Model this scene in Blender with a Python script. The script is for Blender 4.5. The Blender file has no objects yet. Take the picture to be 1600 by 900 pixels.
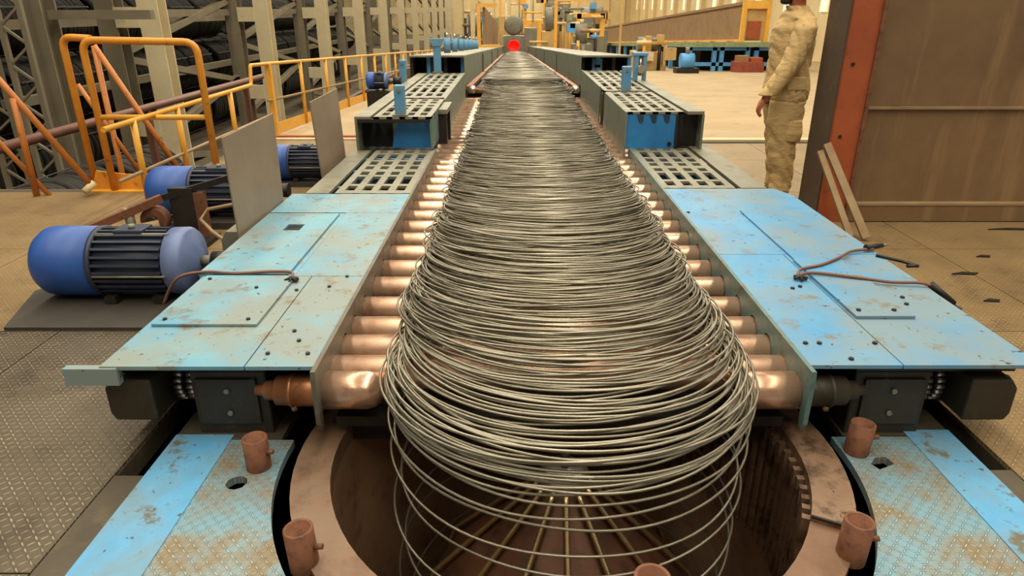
import bpy, math, random
from mathutils import Vector, Matrix
random.seed(7)
PI = math.pi
scene = bpy.context.scene
COL = scene.collection

# ------------------------------------------------------------------ camera
cam_d = bpy.data.cameras.new('camera'); cam = bpy.data.objects.new('camera', cam_d); COL.objects.link(cam)
cam_d.sensor_width = 36.0; cam_d.lens = 36.0 * 1067 / 1600; cam_d.clip_start = 0.05; cam_d.clip_end = 400
cam_d.shift_x = -3 / 1600
cam.location = (0, 0, 1.45); cam.rotation_euler = (PI / 2 - math.radians(22.318), 0, 0)
scene.camera = cam

# ------------------------------------------------------------------ world and light
def hexc(h, a=1.0):
    r = [int(h[i:i + 2], 16) / 255 for i in (0, 2, 4)]
    return tuple((c / 12.92 if c <= .04045 else ((c + .055) / 1.055) ** 2.4) for c in r) + (a,)
world = bpy.data.worlds.new('hall_air'); scene.world = world; world.use_nodes = True
bg = world.node_tree.nodes['Background']
bg.inputs[0].default_value = (1.0, .87, .68, 1); bg.inputs[1].default_value = 0.27
def area(name, loc, sx, sy, power, col=(1, .895, .70), rot=(0, 0, 0)):
    d = bpy.data.lights.new(name, 'AREA'); d.shape = 'RECTANGLE'; d.size = sx; d.size_y = sy; d.energy = power; d.color = col
    o = bpy.data.objects.new(name, d); COL.objects.link(o); o.location = loc; o.rotation_euler = rot
    return o
# long roof light strips running along the hall, three rows
for lx, pw in ((-6.0, 9300), (1.2, 12000), (9.0, 9300)):
    area('roof_light', (lx, 56, 11.5), 1.6, 129, pw)
vs = scene.view_settings
vs.view_transform = 'Standard'; vs.look = 'None'; vs.exposure = -0.18; vs.gamma = 1.0; vs.use_curve_mapping = False

# ------------------------------------------------------------------ materials
class NT:
    def __init__(s, name):
        s.m = bpy.data.materials.new(name); s.m.use_nodes = True
        s.t = s.m.node_tree; s.b = s.t.nodes['Principled BSDF']; s.co = None
    def n(s, typ, **k):
        x = s.t.nodes.new(typ)
        for a, b in k.items(): setattr(x, a, b)
        return x
    def link(s, a, b): s.t.links.new(a, b)
    def obj(s):
        if s.co is None: s.co = s.n('ShaderNodeTexCoord').outputs['Object']
        return s.co
    def math(s, op, a, b=None, c=None):
        x = s.n('ShaderNodeMath', operation=op)
        for i, v in enumerate((a, b, c)):
            if v is None: continue
            if isinstance(v, (int, float)): x.inputs[i].default_value = v
            else: s.link(v, x.inputs[i])
        return x.outputs[0]
    def noise(s, scale, detail=4, rough=.6, vec=None, stretch=None):
        x = s.n('ShaderNodeTexNoise'); x.inputs['Scale'].default_value = scale
        x.inputs['Detail'].default_value = detail; x.inputs['Roughness'].default_value = rough
        v = vec or s.obj()
        if stretch:
            mp = s.n('ShaderNodeMapping'); mp.inputs['Scale'].default_value = stretch; s.link(v, mp.inputs[0]); v = mp.outputs[0]
        s.link(v, x.inputs['Vector']); return x.outputs['Fac']
    def ramp(s, fac, p0, p1):
        x = s.n('ShaderNodeMapRange'); x.inputs['From Min'].default_value = p0; x.inputs['From Max'].default_value = p1
        x.clamp = True; s.link(fac, x.inputs['Value']); return x.outputs[0]
    def mix(s, fac, a, b):
        x = s.n('ShaderNodeMix', data_type='RGBA')
        for sock, v in ((x.inputs[0], fac), (x.inputs[6], a), (x.inputs[7], b)):
            if isinstance(v, (int, float, tuple)): sock.default_value = v
            else: s.link(v, sock)
        return x.outputs[2]
    def color(s, c):
        if isinstance(c, tuple): s.b.inputs['Base Color'].default_value = c
        else: s.link(c, s.b.inputs['Base Color'])
    def bump(s, h, strength, dist=.01):
        x = s.n('ShaderNodeBump'); x.inputs['Strength'].default_value = strength; x.inputs['Distance'].default_value = dist
        s.link(h, x.inputs['Height']); s.link(x.outputs[0], s.b.inputs['Normal'])
    def rm(s, r, m):
        s.b.inputs['Roughness'].default_value = r; s.b.inputs['Metallic'].default_value = m

def worn(name, base, alt, rust=None, scale=6, rust_lo=.58, rust_hi=.68, rough=.55, metal=0, bump=.15, dust=None, speck=None):
    """paint or metal with patchy tone, a film of dust, specks and spots of rust or grime"""
    t = NT(name)
    c = t.mix(t.ramp(t.noise(scale, 5), .35, .65), hexc(base), hexc(alt))
    if dust: c = t.mix(t.math('MULTIPLY', t.ramp(t.noise(scale * .55 + .37, 6, .65), .42, .60), .8), c, hexc(dust))
    if rust:
        c = t.mix(t.ramp(t.noise(scale * 1.7 + 1.3, 7, .7), rust_lo, rust_hi), c, hexc(rust))
    if speck: c = t.mix(t.ramp(t.noise(scale * 9, 3, .6), .66, .70), c, hexc(speck))
    t.color(c)
    t.rm(rough, metal)
    x = t.n('ShaderNodeMapRange'); x.inputs['To Min'].default_value = max(.05, rough - .08); x.inputs['To Max'].default_value = min(1, rough + .15)
    t.link(t.noise(scale * 1.3, 4), x.inputs['Value']); t.link(x.outputs[0], t.b.inputs['Roughness'])
    if bump: t.bump(t.noise(scale * 14, 4), bump, .003)
    return t.m

def checker(name, base, alt, loz, rust=None, cell=.04, rough=.5, metal=.3, rl=.55, rh=.7):
    """steel tread plate: lozenges alternating at +-45 degrees"""
    t = NT(name)
    sp = t.n('ShaderNodeSeparateXYZ'); t.link(t.obj(), sp.inputs[0])
    x = t.math('MULTIPLY', sp.outputs[0], 1 / cell); y = t.math('MULTIPLY', sp.outputs[1], 1 / cell)
    fx = t.math('FLOOR', x); fy = t.math('FLOOR', y)
    par = t.math('FLOORED_MODULO', t.math('ADD', fx, fy), 2.0)
    lx = t.math('SUBTRACT', t.math('SUBTRACT', x, fx), .5); ly = t.math('SUBTRACT', t.math('SUBTRACT', y, fy), .5)
    sg = t.math('SUBTRACT', t.math('MULTIPLY', par, 2.0), 1.0)
    lys = t.math('MULTIPLY', ly, sg)
    a = t.math('MULTIPLY', t.math('ADD', lx, lys), .707 / .58); b = t.math('MULTIPLY', t.math('SUBTRACT', lx, lys), .707 / .17)
    d = t.math('ADD', t.math('MULTIPLY', a, a), t.math('MULTIPLY', b, b))
    h = t.ramp(d, 1.0, .45)
    c = t.mix(t.ramp(t.noise(2.2, 6), .35, .65), hexc(base), hexc(alt))
    if rust: c = t.mix(t.ramp(t.noise(4.5, 7, .7), rl, rh), c, hexc(rust))
    c = t.mix(t.math('MULTIPLY', h, t.ramp(t.noise(7, 5, .7), .25, .85)), c, hexc(loz))
    t.color(c); t.rm(rough, metal); t.bump(h, .9, .005)
    return t.m

def plain(name, c, rough=.5, metal=0, emit=None, est=0):
    t = NT(name)
    t.color(t.mix(t.noise(9, 4), hexc(c), tuple(v * .82 for v in hexc(c)[:3]) + (1,))); t.rm(rough, metal)
    if emit: t.b.inputs['Emission Color'].default_value = hexc(emit); t.b.inputs['Emission Strength'].default_value = est
    return t.m

M = {}
M['blue_l'] = worn('pale_blue_paint', '6c9fb2', '5b92ae', '6f6248', 3.4, .56, .68, .5, 0, .2, '84877c', '3f3e36')
M['blue_r'] = worn('sky_blue_paint', '5796c0', '468abc', '746a52', 3.2, .57, .68, .5, 0, .2, '7a8a8e', '3d3c35')
M['blue_b'] = worn('bright_blue_paint', '2f86c8', '2573b4', '2f4550', 4, .66, .76, .5)
M['teal'] = worn('teal_guard_paint', '557878', '617a76', '5b5040', 5, .5, .7, .5, .1)
M['guard_l'] = worn('grimy_guard_steel', '6b685c', '5c5a50', '554636', 5, .5, .7, .5, .2)
M['greyplate'] = worn('dusty_grey_steel', '8b8876', '7b7a6c', '6a5a44', 4, .55, .75, .5, .35)
M['grey_green'] = worn('grey_green_side_plate', '7d8475', '6f7869', '5e5040', 3, .58, .75, .55, .2)
M['shield'] = worn('bare_grey_sheet', '948370', '877763', '735f48', 2.5, .58, .8, .5, .15)
M['dark'] = worn('greasy_black_steel', '211d18', '171410', '2f2a21', 8, .55, .75, .5, 0)
M['black'] = plain('shade_black', '0b0a09', .8)  # flat black standing in for the shade inside gaps and openings
M['boxgrease'] = worn('greasy_shaded_housing', '352e21', '29241a', '453a29', 6, .55, .75, .5, 0, .3)  # grease tone, made darker to carry the shade under the tables
M['floor'] = checker('tread_plate_floor', '8b7450', '7a6545', 'c2a678', '5d4e3a', .025, .48, .2, .56, .72)
M['floor_d'] = checker('worn_tread_plate_floor', '665d4e', '584f43', 'b3a68c', '433b31', .025, .42, .3, .52, .7)
M['deck'] = checker('blue_tread_plate', '6c96a9', '7b9fae', 'b4b5a6', '7f725a', .021, .45, .2, .43, .60)
M['deck_edge'] = worn('blue_deck_border', '4f97c8', '62a6d2', '62604f', 4, .56, .63, .45, 0, .15, '6f8894', '4a4a42')
M['mat_dark'] = worn('dark_flat_plate', '3d3832', '34302b', '4a4238', 5, .6, .8, .6)
M['steel_dark'] = worn('bare_dark_plate', '5d5548', '4f483c', '6a5f4e', 3, .5, .7, .5, .4)  # bare steel of the slab and strips, darker than the plates
M['tub'] = worn('tub_brown_steel', '84654f', '735743', '5f4432', 3, .5, .75, .5, .2, .2, '7d6a58')
M['tub_r'] = worn('tub_scuffed_steel', '7d624d', '8c735d', '4b3729', 5, .45, .62, .45, .25, .3, None, '3a2a20')
M['tub_in'] = worn('tub_lining', 'a88568', '957358', '6f543f', 3, .5, .75, .45, .2)
M['rust'] = worn('rusty_pipe', '7d5038', '6a432d', '4d3022', 14, .5, .7, .7, .1)
M['copper'] = worn('heat_tinted_roller', 'dab9a0', 'cda285', 'a9806a', 5, .5, .75, .25, .75, .05)
M['copper_d'] = worn('copper_brown_shaft', 'a8734f', '93603f', '6a442e', 9, .55, .75, .38, .55, .1)
M['wire'] = worn('steel_wire', '9a9484', '8a8474', '716a58', 3, .5, .8, .38, .72, 0)
M['cone'] = worn('mandrel_brown_steel', '6e4a36', '5d3f30', '40302a', 5, .5, .7, .35, .4)
M['rib'] = worn('polished_rib', 'd8c49a', 'c2a878', None, 8, rough=.2, metal=.9, bump=0)
M['chrome'] = plain('bright_steel', 'd0cabd', .34, .9)
M['motor_blue'] = worn('motor_blue_paint', '2b57a6', '264e98', '43536e', 6, .66, .8, .42)
M['motor_fin'] = worn('motor_dark_body', '3b4252', '30364a', '4f483c', 7, .6, .75, .5, .2)
M['motor_lilac'] = worn('motor_end_blue', '6f80ac', '5d6f9c', '55555a', 7, .62, .75, .5)
M['yellow'] = worn('yellow_rail_paint', 'e0a53c', 'd49a36', '8a5a26', 7, .62, .75, .45)
M['orange'] = worn('orange_rail_paint', 'de9630', 'd0882a', '8d5722', 6, .58, .72, .45)
M['orange_d'] = worn('dull_orange_rail_paint', 'b9702a', 'a86426', '6d421f', 6, .58, .72, .5)
M['pipebrown'] = worn('brown_pipe_paint', '6f4638', '5f3c30', '45302a', 6, .6, .75, .5)
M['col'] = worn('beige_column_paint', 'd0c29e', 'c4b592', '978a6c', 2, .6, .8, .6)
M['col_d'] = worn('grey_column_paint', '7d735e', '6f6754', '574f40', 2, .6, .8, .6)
M['coil'] = worn('shaded_wire_coil', '221e1a', '191613', '30281f', 12, .55, .75, .8, 0)  # dim light of the left bay is put into this near-black
M['redox'] = worn('red_oxide_steel', 'a8532c', '954826', '6d3a22', 4, .6, .75, .6)
M['brown_side'] = worn('brown_dusty_steel', '5d4b3a', '524233', '6e5a44', 4, .55, .75, .65)
M['panel'] = None
t = NT('stained_brown_sheet')
c = t.mix(t.ramp(t.noise(1.1, 6, .65), .35, .68), hexc('826849'), hexc('69513b'))
c = t.mix(t.ramp(t.noise(.8, 5, .6, stretch=(5, 1, .6)), .52, .72), c, hexc('967b58'))
t.color(c); t.rm(.55, .1); t.bump(t.noise(40, 3), .1, .003); M['panel'] = t.m
M['batten'] = worn('dusty_edge_strip', '97805f', '876f52', None, 5)
M['plank'] = worn('weathered_board', '98805e', '866d4e', '6a543c', 6, .6, .8, .7)
M['concrete'] = worn('tan_concrete', 'ab9470', '9d8763', '86724f', 1.2, .55, .8, .75, 0, .1)
M['edge'] = worn('pale_slab_edge', 'd6c29a', 'c4ae86', None, 4)
M['pit'] = worn('shaded_pit_floor', '5a4d3a', '4a4032', '3a3228', 2, .5, .7, .85)  # low bay floor, its shade mixed into the brown
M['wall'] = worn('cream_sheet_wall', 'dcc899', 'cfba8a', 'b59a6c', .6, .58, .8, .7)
M['wall_dk'] = worn('shaded_hall_wall', '4a4032', '3c342a', '5c4d3a', .8, .55, .75, .8)  # left wall, colour kept dark to carry the shading of the bay
M['pane'] = plain('daylit_pane', 'f2ead2', .4, 0, 'fff0d0', .6)
M['hood'] = worn('brown_hood_steel', '94714c', '866544', '6d5238', 1.5, .55, .75, .6)
M['hood_y'] = worn('yellow_frame_paint', 'eab04a', 'dca040', 'a8702c', 3, .62, .8, .5)
M['green'] = worn('grey_green_deck', '8a9a78', '7c8c6c', '6a6a50', 2)
M['standblue'] = worn('blue_stand_paint', '5aa0d8', '4a8fcc', '3a5a74', 4, .62, .8)
M['redcrate'] = worn('dull_red_box', '9c4a3a', '84402f', '5c3a30', 3)
M['machine'] = worn('grey_machine_paint', '7f7c6c', '6c6a5c', '55483a', 1.5)
M['machine_t'] = worn('tan_machine_paint', 'b8965e', 'c4a468', '8a6a44', 1.5)
M['hot'] = plain('glowing_hot_steel', 'a01006', .5, 0, 'e8140a', 1.1)
M['skin'] = plain('skin', 'b86a4c', .5)
M['cloth'] = None
t = NT('khaki_cotton')
c = t.mix(t.noise(5, 5), hexc('d2b47e'), hexc('bb9b68')); t.color(c); t.rm(.85, 0)
w = t.noise(14, 3, .55, stretch=(1.0, 1.0, 2.0)); t.bump(w, .5, .02); M['cloth'] = t.m
M['boot'] = plain('dark_leather', '2c241c', .6)
M['hair'] = plain('black_hair', '16120f', .7)
M['scarf'] = plain('dull_red_scarf', '8c2f26', .85)
M['cable'] = plain('brown_rubber_cable', '7a5444', .6)
M['rubber'] = plain('black_rubber', '1c1a18', .6)

# ------------------------------------------------------------------ mesh builder
OFF = {}
class MB:
    def __init__(s): s.v = []; s.f = []; s.sm = []
    def add(s, vs_, fs, smooth=False):
        o = len(s.v); s.v += [tuple(p) for p in vs_]
        for f in fs: s.f.append(tuple(i + o for i in f)); s.sm.append(smooth)
        return s
    def box(s, x0, x1, y0, y1, z0, z1):
        v = [(x, y, z) for z in (z0, z1) for y in (y0, y1) for x in (x0, x1)]
        return s.add(v, [(0, 2, 3, 1), (4, 5, 7, 6), (0, 1, 5, 4), (2, 6, 7, 3), (0, 4, 6, 2), (1, 3, 7, 5)])
    def bar(s, p0, p1, w, h=None, up=(0, 0, 1)):
        """square bar between two points"""
        h = h or w; p0 = Vector(p0); p1 = Vector(p1); d = (p1 - p0).normalized(); u = Vector(up)
        if abs(d.dot(u)) > .98: u = Vector((0, 1, 0))
        a = d.cross(u).normalized(); b = a.cross(d).normalized()
        v = []
        for p in (p0, p1):
            for i, j in ((-1, -1), (1, -1), (1, 1), (-1, 1)): v.append(p + a * i * w / 2 + b * j * h / 2)
        return s.add(v, [(3, 2, 1, 0), (4, 5, 6, 7)] + [(i, (i + 1) % 4, (i + 1) % 4 + 4, i + 4) for i in range(4)])
    def tube(s, pts, r, n=8, closed=False, caps=True, radii=None):
        P = [Vector(p) for p in pts]; m = len(P); rings = []
        prev = None
        for i in range(m):
            if closed: d = P[(i + 1) % m] - P[i - 1]
            else: d = P[min(i + 1, m - 1)] - P[max(i - 1, 0)]
            d.normalize()
            if prev is None:
                u = Vector((0, 0, 1)) if abs(d.z) < .9 else Vector((1, 0, 0))
            else: u = prev
            b = (u - d * u.dot(d)).normalized(); prev = b; a = d.cross(b)
            rr = radii[i] if radii else r
            rings.append([P[i] + (a * math.cos(2 * PI * k / n) + b * math.sin(2 * PI * k / n)) * rr for k in range(n)])
        v = [p for q in rings for p in q]; f = []
        for i in range(m if closed else m - 1):
            j = (i + 1) % m
            for k in range(n): f.append((i * n + k, i * n + (k + 1) % n, j * n + (k + 1) % n, j * n + k))
        s.add(v, f, True)
        if caps and not closed:
            o = len(s.v) - len(v)
            s.f.append(tuple(o + k for k in reversed(range(n)))); s.sm.append(False)
            s.f.append(tuple(o + (m - 1) * n + k for k in range(n))); s.sm.append(False)
        return s
    def cyl(s, p0, p1, r, r2=None, n=20, caps=True):
        return s.tube([p0, p1], r, n, False, caps, [r, r if r2 is None else r2])
    def lathe(s, c, axis, prof, n=28, a0=0, a1=2 * PI):
        """prof: list of (along, radius) around an axis through c"""
        c = Vector(c); ax = Vector(axis).normalized()
        u = Vector((0, 0, 1)) if abs(ax.z) < .9 else Vector((1, 0, 0))
        a = u.cross(ax).normalized(); b = ax.cross(a)
        full = abs(a1 - a0 - 2 * PI) < 1e-6; m = n if full else n + 1; v = []
        for (t_, r) in prof:
            for k in range(m):
                g = a0 + (a1 - a0) * k / n
                v.append(c + ax * t_ + (a * math.cos(g) + b * math.sin(g)) * r)
        f = []
        for i in range(len(prof) - 1):
            for k in range(n):
                k2 = (k + 1) % m
                f.append((i * m + k, i * m + k2, (i + 1) * m + k2, (i + 1) * m + k))
        return s.add(v, f, True)
    def prism(s, poly, ext, z0, z1):
        """poly of 2D points extruded; ext maps (a,b,t) to xyz"""
        n = len(poly); v = [ext(a, b, z0) for a, b in poly] + [ext(a, b, z1) for a, b in poly]
        return s.add(v, [tuple(reversed(range(n))), tuple(range(n, 2 * n))] + [(i, (i + 1) % n, (i + 1) % n + n, i + n) for i in range(n)])
    def sphere(s, c, r, n=12, sz=1.0):
        prof = [(-r * sz * math.cos(PI * i / 8), max(r * math.sin(PI * i / 8), 1e-4)) for i in range(9)]
        return s.lathe(c, (0, 0, 1), prof, n)
    def build(s, name, mat, parent=None, bevel=0, fix=True):
        off = OFF.get(parent.name, Vector()) if parent else Vector()
        if parent is None and s.v:      # a thing's origin sits at the middle of its base
            off = Vector(((min(p[0] for p in s.v) + max(p[0] for p in s.v)) / 2, (min(p[1] for p in s.v) + max(p[1] for p in s.v)) / 2, min(p[2] for p in s.v)))
        me = bpy.data.meshes.new(name)
        me.from_pydata([(p[0] - off.x, p[1] - off.y, p[2] - off.z) for p in s.v], [], s.f)
        me.polygons.foreach_set('use_smooth', s.sm)
        if fix:
            import bmesh
            b = bmesh.new(); b.from_mesh(me); bmesh.ops.recalc_face_normals(b, faces=b.faces); b.to_mesh(me); b.free()
        me.materials.append(M[mat] if isinstance(mat, str) else mat); me.update()
        o = bpy.data.objects.new(name, me); COL.objects.link(o)
        if parent: o.parent = parent
        else: o.location = off
        OFF[o.name] = off
        if bevel:
            md = o.modifiers.new('bevel', 'BEVEL'); md.width = bevel; md.segments = 2; md.limit_method = 'ANGLE'
        return o
def tag(o, label, cat, group=None, kind=None):
    if label: o['label'] = label
    if cat: o['category'] = cat
    if group: o['group'] = group
    if kind: o['kind'] = kind
    return o
def thing(name, loc, label, cat, group=None):
    o = bpy.data.objects.new(name, None); COL.objects.link(o); o.location = loc; o.empty_display_size = .1
    OFF[o.name] = Vector(loc)
    return tag(o, label, cat, group)
def struct(name, mb, mat, **k):
    o = mb.build(name, mat, **k); o['kind'] = 'structure'; return o
def copy_tree(o, parent=None):
    c = o.copy(); COL.objects.link(c); c.parent = parent; OFF[c.name] = OFF.get(o.name, Vector()).copy()
    for ch in list(o.children): copy_tree(ch, c)
    return c
XYZ = lambda a, b, t_: (a, b, t_)
YZX = lambda a, b, t_: (t_, a, b)
XZY = lambda a, b, t_: (a, t_, b)
def fz(y): return -.046 * max(0, y - 8.5)            # the far deck falls away gently

AX = .165                # conveyor centre line
GL, GR = -.655, .98      # inner faces of the side guards
TC = (.18, 2.0)          # tub centre
# ================================================================== SETTING
fl = MB()
for a in ((-4.6, -1.34, -1, 5.8), (-3.05, -1.34, 5.8, 8.3), (1.69, 9, -1, 8.0), (-1.34, 1.69, 2.75, 8.3), (-1.34, -1.23, -1, 1.88), (1.6, 1.69, -1, 1.91), (-1.23, 1.6, -1, .75)):
    fl.box(a[0], a[1], a[2], a[3], -.09, -.014)
floor = struct('floor', fl, 'steel_dark')
def plate(x0, x1, y0, y1, mat, z=0.0):
    MB().box(x0 + .003, x1 - .003, y0 + .003, y1 - .003, z - .014, z).build('floor_plate', mat, floor)
ys = [.2, 1.45, 2.98, 4.2, 5.68, 7.0, 8.25]
for i in range(len(ys) - 1):
    for (x0, x1) in ((-4.55, -3.1), (-3.1, -2.2), (-2.2, -1.34)):
        if x1 <= -3 and ys[i] > 5: continue
        plate(max(x0, -3.04) if ys[i] > 5 else x0, x1, ys[i], ys[i + 1], 'floor_d' if i < 2 else 'floor')
    for (x0, x1) in ((1.69, 2.7), (2.7, 4.3), (4.3, 6.5)):
        plate(x0, x1, ys[i], min(ys[i + 1], 8.0), 'floor' if i > 0 else 'floor_d')
plate(-1.34, -1.23, .2, 1.88, 'steel_dark'); plate(1.6, 1.69, .2, 1.91, 'steel_dark')
# far deck and hall floor, falling gently away
ff = MB(); ff.prism([(8.05, -.0), (8.5, 0), (130, fz(130)), (130, fz(130) - .3), (8.05, -.06)], YZX, 1.75, 40); struct('floor_far_right', ff, 'concrete')
ff = MB(); ff.prism([(8.3, -.0), (8.5, 0), (130, fz(130)), (130, fz(130) - .3), (8.3, -.06)], YZX, -3.05, 1.75); struct('floor_far_left', ff, 'concrete')
MB().box(1.78, 6.5, 8.0, 8.12, .0, .03).build('slab_edge', 'edge', floor)
MB().box(1.78, 6.5, 7.93, 7.99, -.013, .004).build('gap_shade', 'black', floor)  # black strip painting the dark gap in front of the slab edge
MB().box(-3.05, -1.45, 8.22, 8.30, .0, .035).build('slab_edge', 'redox', floor)
MB().box(-3.05, -1.45, 8.12, 8.20, .0, .02).build('slab_edge', 'edge', floor)
# lower storage bay on the left
struct('floor_low_bay', MB().box(-30, -3.06, 5.8, 90, -1.75, -1.6).box(-30, -4.6, -1, 5.8, -1.75, -1.6), 'pit')
struct('wall_low_bay', MB().box(-3.16, -3.06, 8.32, 90, -4.2, -.12).box(-3.12, -3.06, 5.8, 8.32, -1.6, -.02).box(-4.7, -4.61, -1, 5.8, -1.6, -.02).box(-4.7, -3.06, 5.81, 5.86, -1.6, -.02), 'brown_side')
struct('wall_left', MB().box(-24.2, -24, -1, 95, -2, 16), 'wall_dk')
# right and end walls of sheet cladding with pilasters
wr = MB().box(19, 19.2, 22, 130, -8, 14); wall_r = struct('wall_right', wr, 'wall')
for i in range(16):
    y = 30 + i * 6.2
    MB().box(18.6, 19, y, y + .8, -8, 14).build('pilaster', 'wall', wall_r)
    MB().box(18.9, 18.99, y + 2.2, y + 3.2, 1.2, 9).build('window_pane', 'pane', wall_r)
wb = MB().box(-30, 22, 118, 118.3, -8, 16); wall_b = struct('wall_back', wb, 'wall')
for i in range(20): MB().box(-28 + i * 2.5, -27.3 + i * 2.5, 117.7, 118, -8, 16).build('pilaster', 'wall', wall_b)

# pit under the tub
pw = MB().box(-1.9, 2.2, 3.2, 3.3, -2.2, -.09).box(-1.9, 2.2, -.2, -.1, -2.2, -.09).box(-2.0, -1.9, -.2, 3.3, -2.2, -.09).box(2.2, 2.3, -.2, 3.3, -2.2, -.09)
struct('wall_pit', pw, 'dark'); struct('floor_pit', MB().box(-2, 2.3, -.2, 3.3, -2.3, -2.2), 'dark')

# ================================================================== TUB, DECK, CONE
def arc(cx, cy, r, a0, a1, n):
    return [(cx + r * math.cos(math.radians(a0 + (a1 - a0) * i / n)), cy + r * math.sin(math.radians(a0 + (a1 - a0) * i / n))) for i in range(n + 1)]
DECK_R = .975
# left deck: blue tread plate with a flat border strip
def punch(o, mb):
    """cut a real hole through a part"""
    k = mb.build('cutter', 'dark', o.parent); md = o.modifiers.new('hole', 'BOOLEAN'); md.operation = 'DIFFERENCE'; md.object = k; md.solver = 'EXACT'
    bpy.context.view_layer.update()
    me = bpy.data.meshes.new_from_object(o.evaluated_get(bpy.context.evaluated_depsgraph_get()))
    o.modifiers.clear(); o.data = me; bpy.data.objects.remove(k)
def deck(side):
    cx = TC[0]
    if side < 0:
        loc = (-1.0, 1.6, 0); lab = 'sky-blue tread-plate deck left of the round tub, with two rusty stubs'
        t_ = thing('tub_deck', loc, lab, 'deck', 'decks beside the tub')
        a1 = arc(cx, TC[1] - .02, DECK_R, 176, 262, 26)
        poly = [(-1.02, .75), (-1.02, 2.07), (a1[0][0], 2.07)] + a1 + [(a1[-1][0], .75)]
        punch(MB().prism(poly, XYZ, -.02, .008).build('tread_plate', 'deck', t_), MB().prism(arc(-.91, 1.83, .035, 0, 360, 9)[:-1], XYZ, -.1, .1))
        MB().prism([(-1.23, .75), (-1.23, 2.10), (-1.02, 2.10), (-1.02, .75)], XYZ, -.02, .011).build('border_strip', 'deck_edge', t_)
        MB().box(-1.23, -.84, 2.07, 2.26, -.02, .005).build('back_strip', 'steel_dark', t_)
    else:
        loc = (1.3, 1.6, 0); lab = 'sky-blue tread-plate deck right of the round tub, with two rusty stubs'
        t_ = thing('tub_deck', loc, lab, 'deck', 'decks beside the tub')
        a1 = arc(cx, TC[1] - .02, DECK_R, 4, -82, 26)
        poly = [(1.43, .75), (1.43, 2.09), (a1[0][0], 2.09)] + a1 + [(a1[-1][0], .75)]
        punch(MB().prism(list(reversed(poly)), XYZ, -.02, .008).build('tread_plate', 'deck', t_), MB().prism([(1.235, 1.90), (1.30, 1.93), (1.29, 1.97), (1.25, 1.965), (1.22, 1.93)], XYZ, -.1, .1))
        MB().prism([(1.43, .75), (1.6, .75), (1.6, 2.13), (1.43, 2.13)], XYZ, -.02, .011).build('border_strip', 'deck_edge', t_)
        MB().box(1.2, 1.6, 2.10, 2.28, -.02, .005).build('back_strip', 'steel_dark', t_)
deck(-1); deck(1)
tub = thing('reforming_tub', (TC[0], TC[1], -1.4), 'round brown steel tub swallowing the falling wire loops', 'tub')
RI, RO = .80, .925
def flange(a0, a1, z0, z1, name, mat, n):
    m = MB(); P = arc(TC[0], TC[1], RI, a0, a1, n); Q = arc(TC[0], TC[1], RO, a0, a1, n)
    v = []; f = []
    for (p, q) in zip(P, Q): v += [(p[0], p[1], z0), (q[0], q[1], z0), (q[0], q[1], z1), (p[0], p[1], z1)]
    for i in range(n):
        for k in range(4): f.append((i * 4 + k, i * 4 + (k + 1) % 4, i * 4 + 4 + (k + 1) % 4, i * 4 + 4 + k))
    f += [(0, 1, 2, 3), (n * 4 + 3, n * 4 + 2, n * 4 + 1, n * 4)]
    m.add(v, f); return m.build(name, mat, tub)
fa = flange(60, 333, -.05, .02, 'rim_segment', 'tub', 60)
fb = flange(-27, 60, -.04, .035, 'rim_segment', 'tub_r', 24); fb['label'] = 'scuffed darker rim segment'
MB().lathe((TC[0], TC[1], 0), (0, 0, 1), [(0, RI + .002), (-1.4, RI - .02)], 72).build('inner_wall', 'tub_in', tub)
MB().lathe((TC[0], TC[1], 0), (0, 0, 1), [(-.05, RO - .03), (-1.4, RO - .03)], 48).build('outer_wall', 'tub_in', tub)
MB().lathe((TC[0], TC[1], -1.4), (0, 0, 1), [(0, .001), (0, RI)], 48).build('bottom_plate', 'dark', tub)
for i in range(26):
    a = math.radians(-24 + i * 3.6)
    c0 = Vector((TC[0] + (RI - .012) * math.cos(a), TC[1] + (RI - .012) * math.sin(a), 0))
    MB().bar(c0 + Vector((0, 0, -.50)), c0 + Vector((0, 0, .0)), .022, .024, up=(math.cos(a), math.sin(a), 0)).build('wall_bar', 'tub_r', tub)
MB().bar((TC[0] + .80 * math.cos(-.47), TC[1] + .80 * math.sin(-.47), .037), (TC[0] + .935 * math.cos(-.47), TC[1] + .935 * math.sin(-.47), .037), .008).build('split_seam', 'dark', tub)
cone = thing('mandrel_nose', (TC[0], TC[1], -1.4), 'ribbed brown nose cone rising in the middle of the tub', 'cone')
MB().lathe((TC[0], TC[1], 0), (0, 0, 1), [(-1.38, .5), (-.62, .5), (-.56, .47), (-.36, .29), (-.16, .10), (-.13, .075)], 40).build('cone_shell', 'cone', cone)
MB().lathe((TC[0], TC[1], 0), (0, 0, 1), [(-.14, .085), (-.09, .09), (-.07, .085), (-.055, .06), (-.05, .001)], 28).build('cap', 'chrome', cone)
MB().cyl((TC[0], TC[1], -.055), (TC[0], TC[1], .01), .016, n=12).build('lifting_eye', 'dark', cone)
for i in range(12):
    a = -PI / 2 + i * PI / 6; ca, sa = math.cos(a), math.sin(a)
    pts = [(TC[0] + r * ca, TC[1] + r * sa, z) for r, z in ((.085, -.11), (.105, -.135), (.30, -.342), (.48, -.535), (.515, -.62), (.515, -1.2))]
    MB().tube(pts, .011, 6).build('guide_rib', 'rib', cone)
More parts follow.
